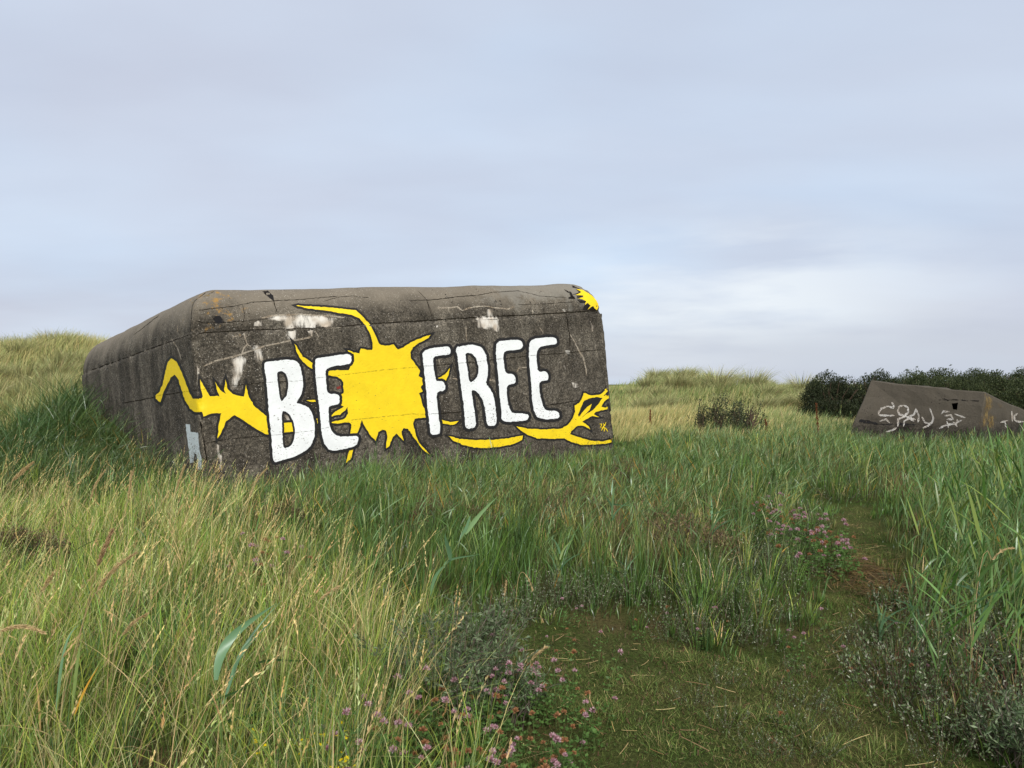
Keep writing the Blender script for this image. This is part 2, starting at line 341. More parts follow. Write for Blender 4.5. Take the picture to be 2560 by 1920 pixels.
# ------------------------------------------------------------------ bunker body
EX = Vector((0.765, 0.638, 0.092)).normalized(); EY = Vector((-0.6236, 0.7792, -0.0636)).normalized(); EZ = Vector((-0.092, -0.0087, 0.9955))
Q0 = Vector((-4.576, 11.0, 0.715 + EYE))
BL, BW = 8.5, 8.6
rot = Matrix((EX, EY, EX.cross(EY))).transposed()
BM = Matrix.Translation(Q0) @ rot.to_4x4(); BMI = BM.inverted()
bunker = empty('bunker'); bunker.matrix_world = BM
tag(bunker, 'large concrete bunker painted with BE FREE and a yellow splat', 'bunker')
def bp(a, b, c): return Q0 + EX * a + EY * b + EZ * c

rings = []
for c in np.linspace(-3.2, 0.0, 66): rings.append((0.0, c))
for th in np.linspace(0.0, math.pi / 2, 26): rings.append((0.028 + 0.5 * (1 - math.cos(th)), 0.006 + 0.70 * math.sin(th)))
step = 0.05
def perim():                                 # (a, b) functions of inset
    P = []
    def seg(f, n):
        for i in range(n): P.append((f, i / n))
    seg(0, int(BL / step)); seg(1, int(BW / step)); seg(2, int(BL / step)); seg(3, int(BW / step)); return P
PER = perim(); NP = len(PER)
# vertical corner radii: front-left, front-right, rear-right, rear-left
CR = [0.09, 0.10, 0.5, 0.55]
def corner_round(a, b, d):
    cs = [(d, d, 1, 1), (BL - d, d, -1, 1), (BL - d, BW - d, -1, -1), (d, BW - d, 1, -1)]
    for (ca, cb, sa, sb), r in zip(cs, CR):
        u = (a - ca) * sa; v = (b - cb) * sb
        if u < r and v < r:
            du, dv = r - u, r - v; q = math.hypot(du, dv)
            if q > 1e-6: 
                m_ = max(du, dv); s_ = r / q if q > r else 1
                if m_ >= r - 1e-6: u = r - du * r / q; v = r - dv * r / q
            return ca + u * sa, cb + v * sb
    return a, b
V = []
for ri, (d, c) in enumerate(rings):
    for (side, t) in PER:
        if side == 0: a, b, nn = d + (BL - 2 * d) * t, d, (0, -1)
        elif side == 1: a, b, nn = BL - d, d + (BW - 2 * d) * t, (1, 0)
        elif side == 2: a, b, nn = BL - d - (BL - 2 * d) * t, BW - d, (0, 1)
        else: a, b, nn = d, BW - d - (BW - 2 * d) * t, (-1, 0)
        a, b = corner_round(a, b, d)
        V.append((a, b, c, nn[0], nn[1], side, t))
V = np.array(V)
s_ = V[:, 5] * 10 + V[:, 6] * 8.5
# broad unevenness of the shuttered walls and chipped arrises
amp = (fbm(s_ * 1.7, V[:, 2] * 1.7, 3, 3) - 0.5) * 0.016
lo_t = np.minimum(V[:, 6], 1 - V[:, 6]) * 8.5
chip = np.where((V[:, 5] == 0) & (V[:, 6] < .5) | (V[:, 5] == 3) & (V[:, 6] > .5), 0.25, 1.0) * np.clip(1 - lo_t / 0.12, 0, 1) * np.clip(fbm(V[:, 2] * 6 + V[:, 5], V[:, 2] * 2.0, 11, 4) - 0.52, 0, 1) * 0.42
step_edge = np.exp(-((V[:, 2] - 0.0) / 0.06) ** 2) * np.clip(fbm(s_ * 3, s_ * 0, 21, 4) - 0.5, 0, 1) * 0.12
disp = amp - chip - step_edge
# rounded roof edge undulates a little
rg = (V[:, 2] > 0.02)
V[:, 0] += V[:, 3] * disp; V[:, 1] += V[:, 4] * disp
V[:, 2] += rg * (fbm(V[:, 0] * 0.9, V[:, 1] * 0.9, 8, 4) - 0.5) * 0.07 * (V[:, 2] / 0.7)
exv, eyv, ezv, q0v = (np.array(v) for v in (EX, EY, EZ, Q0))
W3 = q0v + V[:, :1] * exv + V[:, 1:2] * eyv + V[:, 2:3] * ezv
NR = len(rings); i0 = np.arange(NP); i1 = (i0 + 1) % NP
Qs = np.concatenate([np.stack([k * NP + i0, k * NP + i1, (k + 1) * NP + i1, (k + 1) * NP + i0], -1) for k in range(NR - 1)])
cen = W3[-NP:].mean(0); W3 = np.vstack([W3, cen + np.array([0, 0, 0.03])]); ci = len(W3) - 1
Tt = np.stack([(NR - 1) * NP + i0, (NR - 1) * NP + i1, np.full(NP, ci)], -1)
BODY_V, BODY_Q, BODY_T = W3, Qs, Tt
bvh = BVHTree.FromPolygons([Vector(v) for v in W3], [list(map(int, q)) for q in Qs] + [list(map(int, q)) for q in Tt])
CAMP = Vector((0, 0, EYE))
def hit(tree, px, py, off, guess=16.0):
    r = ray(px, py); rn = r.normalized()
    p, n, i, d = tree.ray_cast(CAMP, rn)
    if p is None:
        q = CAMP + r * guess; p, n, i, d = tree.find_nearest(q)
        q = CAMP + rn * (p - CAMP).dot(rn); p, n, i, d = tree.find_nearest(q)
    if n.dot(rn) > 0: n = -n
    return p + n * off

def area(P): x, y = P[:, 0], P[:, 1]; return 0.5 * np.sum(x * np.roll(y, -1) - np.roll(x, -1) * y)
def orient(P, s): return P if area(P) * s > 0 else P[::-1]
def chaikin(P, it=1, k=0.22):
    for _ in range(it):
        Nn = np.roll(P, -1, 0); P = np.stack([P * (1 - k) + Nn * k, P * k + Nn * (1 - k)], 1).reshape(-1, 2)
    return P
def resample(P, mx=6.0, jit=0.0, closed=True):
    o = []; n = len(P)
    for i in range(n if closed else n - 1):
        a, b = P[i], P[(i + 1) % n]; k = max(1, int(math.ceil(np.linalg.norm(b - a) / mx)))
        for j in range(k): o.append(a + (b - a) * j / k)
    if not closed: o.append(P[-1])
    o = np.array(o)
    if jit: o = o + RNG.normal(0, jit, o.shape)
    return o
def offset(P, w, lim=2.6):                   # P oriented with positive area grows, negative (a hole) shrinks
    e1 = P - np.roll(P, 1, 0); e2 = np.roll(P, -1, 0) - P
    n1 = np.stack([e1[:, 1], -e1[:, 0]], -1); n2 = np.stack([e2[:, 1], -e2[:, 0]], -1)
    n1 /= np.maximum(np.linalg.norm(n1, axis=1, keepdims=True), 1e-9); n2 /= np.maximum(np.linalg.norm(n2, axis=1, keepdims=True), 1e-9)
    d = 1 + (n1 * n2).sum(1, keepdims=True); m = (n1 + n2) / np.maximum(d, 0.05)
    ln = np.linalg.norm(m, axis=1, keepdims=True); m = m * np.minimum(1, lim / np.maximum(ln, 1e-9))
    ww = w * (1 + 0.25 * (fbm(P[:, 0] * 0.05, P[:, 1] * 0.05, 31, 3) - 0.5))[:, None]
    return P + m * ww
def winding(C, loops):
    wn = np.zeros(len(C), int)
    for P in loops:
        A = P; B = np.roll(P, -1, 0)
        for a, b in zip(A, B):
            up = (a[1] <= C[:, 1]) & (b[1] > C[:, 1]); dn = (a[1] > C[:, 1]) & (b[1] <= C[:, 1])
            if not (up.any() or dn.any()): continue
            cr = (b[0] - a[0]) * (C[:, 1] - a[1]) - (C[:, 0] - a[0]) * (b[1] - a[1])
            wn += (up & (cr > 0)); wn -= (dn & (cr < 0))
    return wn
def edge_dist(Pt, loops):
    d = np.full(len(Pt), 1e9)
    for P in loops:
        A = P; B = np.roll(P, -1, 0)
        for a, b in zip(A, B):
            ab = b - a; t = np.clip(((Pt - a) @ ab) / max(ab @ ab, 1e-9), 0, 1)
            d = np.minimum(d, np.linalg.norm(Pt - a - t[:, None] * ab, axis=1))
    return d
def tri_region(loops, grid=8.0):
    allp = np.vstack(loops); lo = allp.min(0); hi = allp.max(0)
    pts = [tuple(p) for p in allp]; edges = []; k = 0
    for P in loops:
        n = len(P); edges += [(k + i, k + (i + 1) % n) for i in range(n)]; k += n
    gx, gy = np.meshgrid(np.arange(lo[0] + grid / 2, hi[0], grid), np.arange(lo[1] + grid / 2, hi[1], grid))
    G = np.stack([gx.ravel(), gy.ravel()], -1)
    if len(G):
        G = G[(winding(G, loops) > 0)]
        if len(G): G = G[edge_dist(G, loops) > grid * 0.35]
        pts += [tuple(p) for p in G]
    r = delaunay_2d_cdt([Vector(p) for p in pts], edges, [], 0, 1e-4, False)
    Vv = np.array([(v.x, v.y) for v in r[0]]); Tr = np.array(r[2])
    C = Vv[Tr].mean(1); keep = winding(C, loops) > 0
    return Vv, Tr[keep]
def sheet(name, loops, off, mat, parent, tree=None, fade=0.0, root_inv=BMI, guess=16.0, grid=8.0):
    tree = tree or bvh
    Vv, Tr = tri_region(loops, grid)
    P3 = np.array([tuple(root_inv @ hit(tree, x, y, off, guess)) for x, y in Vv])
    col = None
    if fade: col = np.repeat(np.clip(edge_dist(Vv, loops) / fade, 0, 1)[:, None], 3, 1)
    used, inv = np.unique(Tr, return_inverse=True); Tr = inv.reshape(-1, 3)
    # face the wall's outside
    A, B, Cc = P3[used][Tr[:, 0]], P3[used][Tr[:, 1]], P3[used][Tr[:, 2]]
    return P3[used], Tr, (col[used] if col is not None else np.ones((len(used), 3)))
def sheet_obj(name, loops, off, mat, parent, **k):
    v, t, c = sheet(name, loops, off, mat, parent, **k)
    return link(name, mesh_np(name, v, None, t, c), mat, parent)

def C1(*p): return np.array([(160 + x / 3.16, 680 + y / 3.16) for x, y in p])
def C2(*p): return np.array([(620 + x / 3.318, 700 + y / 3.318) for x, y in p])
def C3(*p): return np.array([(1020 + x / 3.3185, 680 + y / 3.3185) for x, y in p])
def C4(*p): return np.array([(1960 + x / 3.687, 880 + y / 3.687) for x, y in p])
def C6(*p): return np.array([(1350 + x / 10.367, 700 + y / 10.367) for x, y in p])
def stroke(P, w, closed=False, w1=None):     # a thin band round a polyline as one loop
    P = resample(np.asarray(P, float), 7, 0.0, False); n = len(P)
    t = np.gradient(P, axis=0); t /= np.maximum(np.linalg.norm(t, axis=1, keepdims=True), 1e-9)
    nn = np.stack([-t[:, 1], t[:, 0]], -1)
    ww = w + ((w1 if w1 is not None else w) - w) * np.linspace(0, 1, n)
    ww = ww * (0.7 + 0.6 * RNG.random(n)); ww[0] *= 0.4; ww[-1] *= 0.4
    Pj = P + nn * RNG.normal(0, 0.35, n)[:, None]
    return orient(np.vstack([Pj + nn * ww[:, None] / 2, (Pj - nn * ww[:, None] / 2)[::-1]]), 1)

# surface marks kept inside the body's own mesh: seams, cracks, lime bloom
marks = []                                   # (material index, V, T, C)
def mark(mi, loops, off, fade, **k):
    v, t, c = sheet('m', loops, off, None, None, fade=fade, **k); marks.append((mi, v, t, c))
def seam(P, w=2.2, mi=3, off=0.0015, w1=None):
    lp = stroke(P, w * 0.95, w1=None if w1 is None else w1 * 0.95); mark(mi, [lp], off, 0, grid=30)
    if w in (2.6, 1.8001, 2.0): mark(6, [lp], 0.0095, 0, grid=30)
seam(np.vstack([C1((1000, 495), (1130, 478), (1500, 458), (1900, 445), (2212, 430)), C2((1000, 365), (1350, 345)), C3((600, 375), (1000, 357), (1500, 325), (1590, 322))]), 2.6)
seam(C1((1000, 495), (850, 548), (640, 625), (400, 715), (235, 775)), 2.4)
seam(np.vstack([C1((1010, 940), (1200, 910), (1600, 872), (1880, 858)), C2((560, 815), (850, 778), (1100, 748), (1350, 727)), C3((110, 785), (560, 745), (800, 718), (1000, 695), (1300, 672), (1600, 645))]), 1.8001)
seam(C1((480, 1035), (700, 995), (760, 975), (1000, 940)), 2.0)
seam(np.vstack([C1((1120, 1352), (1290, 1320), (1640, 1290), (1980, 1250)), C2((690, 1215), (860, 1160), (1350, 1110)), C3((150, 1180), (440, 1160))]), 2.0)
seam(C3((1080, 1115), (1380, 1070), (1655, 1030)), 1.8)
seam(C1((1030, 305), (1350, 270), (1480, 240), (1650, 230), (1900, 215), (2160, 193)), 1.6)
seam(C1((1030, 378), (1100, 402), (1270, 400), (1450, 385), (1660, 360)), 1.6)
seam(C1((1150, 140), (1100, 180), (1030, 230), (1010, 290), (1000, 480)), 1.2)
seam(C1((1410, 260), (1425, 330), (1415, 400)), 1.2); seam(C1((1650, 215), (1675, 300), (1670, 320)), 2.0)
seam(C3((0, 240), (160, 235), (300, 222), (400, 208), (560, 195)), 1.8); seam(C3((150, 240), (175, 330), (210, 420)), 1.3)
seam(C3((560, 195), (700, 170), (900, 160), (1100, 205), (1300, 215)), 1.3); seam(C3((900, 275), (1150, 265), (1380, 250)), 1.2)
seam(C3((1295, 345), (1308, 395), (1312, 460), (1330, 540), (1325, 620)), 2.2)
seam(C2((620, 180), (760, 140), (860, 135), (1000, 150)), 1.2); seam(C2((1400, 90), (1470, 160), (1540, 320)), 1.1)
seam(C1((560, 500), (700, 390), (760, 340)), 1.4); seam(C1((1140, 180), (1190, 150)), 1.4)
seam(C1((1080, 1180), (1110, 1360), (1130, 1500)), 4, 3)
# lime veins
V_ = lambda P, w=2.2: seam(P, w * 1.7, 2, 0.0022)
V_(C1((1105, 745), (1200, 700), (1330, 672), (1450, 632), (1600, 580), (1780, 545), (1850, 535), (1950, 515)), 2.6)
V_(C1((1398, 670), (1420, 600), (1447, 570), (1430, 520), (1415, 470)), 2.0); V_(C1((1447, 570), (1480, 600)), 1.6)
V_(C1((850, 520), (900, 600), (930, 690)), 1.4); V_(C1((900, 480), (905, 415)), 1.4)
V_(C1((1560, 365), (1650, 345), (1860, 335), (2100, 350), (2212, 362)), 2.4)
V_(C1((1335, 540), (1335, 510), (1375, 505), (1372, 545)), 1.2); V_(C1((1980, 460), (2010, 520)), 1.4)
V_(C3((230, 300), (330, 300), (400, 290), (445, 322), (500, 300), (540, 290), (640, 285), (700, 298), (820, 310), (870, 290)), 2.0)
V_(C3((330, 300), (332, 340)), 1.2); V_(C3((470, 450), (475, 575)), 1.4); V_(C3((1080, 460), (1110, 510)), 1.6)
V_(C3((1020, 315), (1022, 350)), 2.4); V_(C3((1330, 520), (1370, 590), (1400, 650), (1440, 720), (1460, 800), (1465, 860)), 1.8)
V_(C3((890, 830), (915, 790), (985, 795)), 1.8); V_(C3((245, 690), (255, 760)), 1.4); V_(C2((770, 395), (640, 400)), 1.0)
for q in (C3((655, 890), (710, 905), (690, 915)), C3((360, 885), (410, 890), (395, 900))): V_(q, 3)
# lime bloom patches
B_ = lambda P, f=7.0: mark(1, [resample(orient(P, 1), 6, 0.6)], 0.0015, f)
B_(C2((120, 315), (250, 292), (440, 280), (560, 294), (700, 310), (830, 325), (720, 340), (690, 390), (640, 398), (560, 375), (530, 470), (470, 410), (400, 398), (395, 500), (330, 500), (300, 400), (290, 345), (200, 335)), 6)
B_(C2((30, 545), (135, 535), (125, 660), (85, 700), (50, 640)), 9)
B_(C1((1315, 690), (1400, 660), (1440, 690), (1425, 770), (1375, 880), (1345, 960), (1310, 950), (1330, 800)), 9)
B_(C1((1500, 395), (1560, 390), (1565, 425), (1500, 425)), 4)
B_(C3((545, 370), (640, 368), (635, 310), (695, 312), (690, 365), (750, 375), (745, 500), (680, 480), (570, 470)), 6)
B_(C3((780, 315), (800, 315), (795, 370), (780, 370)), 3)
B_(C3((1478, 385), (1500, 415), (1525, 465), (1518, 500), (1500, 490)), 1.2)
B_(C3((1265, 310), (1295, 312), (1290, 330), (1275, 332)), 1.5)
B_(C3((1340, 915), (1390, 925), (1395, 960), (1360, 965)), 5); B_(C3((1290, 650), (1330, 650), (1330, 680), (1295, 680)), 4); B_(C3((1265, 770), (1300, 780), (1290, 810)), 4)
B_(C3((220, 445), (250, 440), (245, 465), (225, 465)), 3)
B_(C2((300, 1100), (360, 1150), (350, 1180), (310, 1150)), 8)
for (x, y) in ((1215, 1420), (1235, 1500), (1060, 790), (640, 1500)): B_(C1((x - 8, y - 60), (x + 10, y - 50), (x + 12, y + 50), (x - 6, y + 60)), 3)
# ochre lichen
mark(4, [resample(orient(C1((1090, 180), (1160, 145), (1190, 150), (1185, 195), (1110, 200)), 1), 6, .5)], 0.0015, 5)
mark(4, [resample(orient(C1((1005, 230), (1040, 235), (1035, 290), (1008, 285)), 1), 6, .5)], 0.0015, 5)
# black smears
SM = lambda P, f=3: mark(5, [resample(orient(P, 1), 6, .4)], 0.002, f)
SM(C1((1565, 152), (1610, 150), (1650, 185), (1660, 235), (1625, 210), (1590, 180)), 2.0)
for P in (((770, 145), (850, 175), (960, 225), (1035, 270), (900, 235), (800, 205)), ((575, 255), (650, 290), (720, 330), (780, 360), (700, 355), (620, 305)),
          ((880, 250), (960, 280), (1015, 325), (920, 375), (780, 395), (960, 330)), ((680, 470), (760, 420), (850, 440), (870, 500), (700, 495)), ((900, 415), (980, 400), (1060, 425), (1055, 470), (930, 480)),
          ((900, 520), (1000, 520), (1140, 555), (1110, 610), (1000, 610)), ((1110, 650), (1180, 620), (1245, 660), (1190, 790), (1050, 790)), ((1200, 790), (1290, 700), (1340, 720), (1430, 790), (1450, 700), (1490, 800), (1400, 815)), ((690, 310), (760, 310), (790, 400), (850, 470), (760, 460), (720, 380))):
    SM(C6(*P), 0.5)
SM(C1((1160, 350), (1230, 345), (1270, 400), (1200, 405)), 5)

# join body + marks into ONE mesh
mats = [M_CONC, M_LIME, M_VEIN, M_CRACK, M_OCHRE, M_SOOT, M_SEAMTOP]
bl = np.array(BMI)
loc = BODY_V @ bl[:3, :3].T + bl[:3, 3]
Gb = Geo(); Gb.add(loc, BODY_Q, None); Gb.T.append(BODY_T); nq = len(BODY_Q); tcount = [len(BODY_T)]
for mi, v, t, c in marks: Gb.add(v, None, t, c); tcount.append(len(t))
me = Gb.mesh('bunker_body')
mi_arr = np.zeros(len(me.polygons), np.int32); k = nq + tcount[0]
for (mi, v, t, c), n in zip(marks, tcount[1:]): mi_arr[k:k + n] = mi; k += n
body = link('body', me, mats, bunker); me.polygons.foreach_set('material_index', mi_arr)
sm = np.zeros(len(me.polygons), bool); sm[:nq] = True; me.polygons.foreach_set('use_smooth', sm)

# ------------------------------------------------------------------ mural
def shape(name, outer, holes, mat, off_, line, label, grid=8.0, rounded=0, holeline=None, k=0.22, jit=0.45, black_holes=False, lim=2.6):
    o = orient(np.asarray(outer, float), 1)
    if rounded: o = chaikin(o, rounded, k)
    o = resample(o, 6, jit)
    hs = []
    for h in holes:
        h = orient(np.asarray(h, float), -1)
        if rounded: h = chaikin(h, rounded, k)
        hs.append(resample(h, 6, jit))
    ob = sheet_obj(name, [o] + hs, off_ + 0.0016, mat, bunker, grid=grid); ob['label'] = label
    ol = offset(o, line, lim); hl = [] if black_holes else [offset(h, holeline or line * 0.85) for h in hs]
    sheet_obj('outline', [ol] + hl, off_, M_BLACK, ob, grid=grid)
    return ob
LOW, HIGH = 0.0030, 0.0062
# yellow shapes (underneath the letters)
splat = C2((395, 214), (500, 219), (640, 227), (770, 240), (890, 253), (940, 300), (1010, 375), (1045, 450), (1080, 530), (1130, 548), (1200, 535), (1235, 577), (1280, 560), (1360, 510), (1440, 478), (1508, 455), (1490, 480), (1400, 530), (1360, 560), (1340, 600), (1345, 650), (1375, 690), (1395, 720), (1420, 750), (1408, 800), (1450, 820), (1450, 855), (1425, 890), (1440, 925), (1410, 940), (1430, 990), (1440, 1040), (1475, 1085), (1475, 1140), (1375, 1150), (1362, 1190), (1385, 1290), (1410, 1350), (1450, 1395), (1500, 1450), (1440, 1405), (1380, 1320), (1345, 1270), (1320, 1235), (1285, 1225), (1265, 1260), (1285, 1335), (1245, 1295), (1225, 1272), (1195, 1300), (1165, 1380), (1140, 1395), (1150, 1300), (1140, 1250), (1110, 1240), (1075, 1265), (1055, 1335), (1010, 1290), (960, 1210), (938, 1160), (925, 1215), (895, 1285), (868, 1400), (850, 1485), (810, 1515), (835, 1400), (843, 1280), (855, 1200), (835, 1178), (800, 1183), (740, 1190), (670, 1182), (760, 1163), (800, 1148), (826, 1105), (818, 1050), (805, 1080), (760, 1115), (676, 1135), (720, 1092), (790, 1050), (755, 1030), (760, 950), (790, 940), (785, 850), (770, 820), (720, 800), (640, 792), (640, 756), (700, 750), (830, 750), (860, 690), (862, 640), (820, 583), (870, 600), (920, 610), (930, 568), (980, 578), (1025, 582), (1028, 520), (1010, 450), (970, 380), (920, 320), (850, 290), (760, 275), (650, 258), (500, 238))
shape('painted_splat', splat, [], M_YEL, LOW, 5.2, 'big yellow paint splat with a long thin tentacle at its top')
arm = np.vstack([C1((735, 1000), (770, 1028), (800, 940), (850, 835), (880, 812), (905, 840), (930, 920), (960, 1010), (1000, 1080), (1040, 1108), (1090, 1105), (1105, 1142), (1160, 1118), (1240, 1115), (1225, 1190), (1212, 1315), (1240, 1270), (1280, 1180), (1345, 1130), (1400, 1160), (1500, 1230), (1590, 1280), (1620, 1285)),
    C2((295, 1265), (375, 1258), (555, 1197), (620, 1178), (620, 1138), (550, 1155), (365, 1180), (290, 1185), (200, 1160), (153, 1130)),
    C1((1500, 1060), (1460, 990), (1443, 930), (1436, 888), (1420, 985), (1330, 965), (1290, 920), (1274, 845), (1265, 930), (1275, 962), (1230, 930), (1192, 865), (1205, 920), (1225, 980), (1150, 982), (1110, 910), (1075, 848), (1080, 910), (1095, 982), (1090, 1000), (1020, 1003), (985, 930), (930, 780), (895, 710), (855, 680), (830, 710), (805, 800), (790, 880), (765, 945), (735, 975))])
shape('painted_arm', arm, [], M_YEL, LOW, 6.0, 'bent yellow arm with spikes wrapping round the bunker corner', grid=3.0)
shape('painted_horn', C2((385, 530), (410, 570), (450, 635), (545, 700), (545, 748), (480, 705), (430, 655), (400, 595)), [], M_YEL, LOW, 5.0, 'yellow horn shape above the letters B and E', lim=4.5)
shape('painted_horn', C2((480, 998), (570, 990), (590, 1012), (510, 1010)), [], M_YEL, LOW, 3.6, 'small yellow tip between the letters B and E')
shape('painted_horn', C3((215, 885), (265, 875), (310, 840), (337, 798), (325, 860), (300, 908), (240, 895)), [], M_YEL, LOW, 4.6, 'yellow horn shape behind the letter F', lim=4.0)
shape('painted_horn', C3((255, 1222), (340, 1245), (412, 1234), (385, 1262), (340, 1270), (265, 1250)), [], M_YEL, LOW, 3.8, 'small yellow tentacle at the foot of the letter F')
shape('painted_crescent', C3((322, 1358), (420, 1385), (560, 1395), (700, 1392), (820, 1380), (940, 1355), (935, 1395), (850, 1430), (750, 1450), (640, 1460), (540, 1455), (450, 1435), (370, 1400)), [], M_YEL, LOW, 4.6, 'yellow crescent under the letters R and E')
claw = C3((888, 1280), (980, 1300), (1100, 1305), (1250, 1300), (1310, 1270), (1350, 1215), (1370, 1160), (1366, 1108), (1405, 1090), (1430, 1040), (1440, 1003), (1500, 1025), (1580, 1018), (1620, 980), (1648, 958), (1652, 975), (1605, 1030), (1640, 1033), (1662, 1020), (1664, 1040), (1625, 1060), (1590, 1105), (1585, 1118), (1620, 1125), (1672, 1105), (1672, 1135), (1600, 1145), (1540, 1160), (1525, 1180), (1570, 1207), (1510, 1195), (1430, 1240), (1480, 1280), (1497, 1305), (1440, 1275), (1390, 1275), (1340, 1320), (1330, 1345), (1400, 1370), (1500, 1400), (1600, 1405), (1690, 1380), (1688, 1410), (1600, 1427), (1500, 1432), (1430, 1436), (1340, 1410), (1280, 1380), (1150, 1382), (1060, 1380), (980, 1350), (930, 1320))
alm = C3((1395, 1185), (1415, 1130), (1445, 1070), (1500, 1046), (1560, 1038), (1597, 1046), (1560, 1100), (1520, 1142), (1460, 1180), (1410, 1222))
shape('painted_claw', claw, [alm], M_YEL, LOW, 4.6, 'yellow branching claw at the right end of the wall', black_holes=True)
v_ = sheet_obj('painted_vein', [orient(C3((1398, 1210), (1430, 1165), (1470, 1120), (1508, 1095), (1490, 1145), (1450, 1185), (1405, 1225)), 1)], LOW + 0.0016, M_YEL, bunker)
sun_ = C6((870, 245), (1040, 268), (1150, 330), (1290, 420), (1400, 540), (1450, 640), (1462, 720), (1410, 790), (1350, 740), (1330, 690), (1300, 690), (1175, 782), (1250, 680), (1180, 600), (1105, 665), (1140, 560), (1040, 510), (930, 490), (1070, 460), (1060, 420), (880, 400), (1000, 345), (1010, 320), (920, 270))
s1 = sheet_obj('painted_sunburst', [resample(orient(sun_, 1), 3, 0.2)], 0.009, M_YEL, bunker, grid=4.0); s1['label'] = 'yellow sunburst on the rounded top right corner'
# painter's mark
for P in (((1572, 1262), (1592, 1262), (1580, 1285)), ((1575, 1285), (1592, 1290)), ((1588, 1315), (1605, 1280), (1628, 1245)), ((1602, 1285), (1625, 1300), (1642, 1325)), ((1620, 1275), (1600, 1255)), ((1612, 1292), (1610, 1325))):
    ms = sheet_obj('painted_signature', [stroke(C3(*P), 2.4)], LOW + 0.0016, M_YEL, bunker, grid=20)
    sheet_obj('outline', [stroke(C3(*P), 5.0)], LOW, M_BLACK, ms, grid=20)
# letters
def letter(ch, o, holes, where): shape('painted_letter', o, holes, M_WHITE, HIGH, 7.0, 'white letter %s with black outline, %s' % (ch, where), rounded=2, holeline=5.0)
letter('B', C2((133, 680), (235, 670), (330, 660), (390, 668), (425, 700), (442, 770), (454, 850), (450, 910), (432, 960), (390, 1024), (450, 1033), (505, 1063), (534, 1120), (547, 1180), (550, 1260), (545, 1315), (520, 1370), (470, 1420), (380, 1465), (290, 1490), (235, 1510), (205, 1505), (200, 1400), (188, 1280), (170, 1100), (160, 960), (148, 820), (136, 740)),
       [C2((236, 760), (285, 757), (317, 785), (331, 850), (328, 920), (310, 975), (266, 1014), (255, 930), (242, 840)), C2((275, 1090), (312, 1088), (347, 1120), (372, 1170), (388, 1240), (380, 1330), (350, 1380), (290, 1402), (283, 1300), (278, 1190))], 'first of BE')
letter('E', C2((558, 650), (640, 640), (740, 622), (835, 613), (850, 635), (855, 665), (838, 697), (790, 705), (700, 715), (650, 735), (636, 770), (645, 850), (652, 947), (752, 945), (760, 1032), (663, 1042), (665, 1100), (668, 1190), (690, 1255), (730, 1295), (800, 1300), (908, 1290), (912, 1335), (885, 1378), (800, 1402), (700, 1418), (652, 1397), (620, 1340), (605, 1250), (598, 1170), (590, 1080), (575, 960), (562, 850), (553, 760), (552, 690)), [], 'second of BE')
letter('F', C3((110, 680), (130, 652), (170, 635), (250, 625), (338, 617), (347, 687), (250, 692), (205, 703), (196, 740), (205, 800), (218, 880), (222, 905), (292, 908), (302, 985), (235, 992), (228, 1040), (240, 1150), (265, 1343), (178, 1354), (172, 1280), (150, 1100), (140, 950), (122, 800)), [], 'first of FREE')
letter('R', C3((382, 623), (450, 612), (530, 603), (602, 628), (632, 680), (651, 780), (650, 850), (632, 927), (660, 960), (692, 1010), (707, 1070), (720, 1180), (724, 1273), (643, 1280), (635, 1180), (615, 1080), (585, 1020), (550, 985), (513, 978), (525, 1060), (545, 1180), (555, 1293), (467, 1303), (460, 1200), (445, 1060), (430, 960), (415, 820), (400, 700)),
       [C3((464, 672), (510, 673), (552, 710), (576, 790), (573, 850), (540, 902), (498, 920), (485, 820), (470, 740))], 'second of FREE')
letter('E', C3((716, 610), (738, 578), (790, 571), (928, 560), (942, 642), (830, 652), (788, 660), (776, 700), (785, 780), (798, 847), (872, 847), (882, 927), (815, 935), (803, 985), (815, 1080), (835, 1150), (860, 1172), (972, 1177), (991, 1195), (975, 1232), (880, 1241), (762, 1241), (766, 1160), (755, 1100), (745, 980), (735, 850), (720, 720)), [], 'third of FREE')
letter('E', C3((993, 590), (1018, 560), (1080, 549), (1208, 541), (1224, 602), (1120, 612), (1070, 628), (1048, 680), (1055, 760), (1063, 832), (1142, 823), (1154, 897), (1090, 905), (1070, 935), (1080, 1020), (1105, 1110), (1125, 1152), (1233, 1150), (1244, 1218), (1120, 1224), (1058, 1206), (1033, 1160), (1015, 1060), (1010, 960), (1000, 840), (988, 700)), [], 'last of FREE')
# faded red fleck and pale blue paint on the corner
rf = sheet_obj('painted_patch', [resample(orient(C2((730, 888), (762, 880), (768, 905), (735, 908)), 1), 4, .5)], LOW, M_RED, bunker); rf['label'] = 'faded red fleck inside the first letter E'
bw = sheet_obj('painted_patch', [resample(orient(C1((965, 1198), (998, 1205), (1005, 1262), (1062, 1270), (1070, 1380), (1088, 1480), (1092, 1560), (1060, 1560), (1050, 1440), (1030, 1430), (1030, 1500), (1000, 1510), (990, 1400), (975, 1300)), 1), 6, .5)], LOW, M_BLUEW, bunker, grid=3.0); bw['label'] = 'pale blue grey paint patch low on the corner'

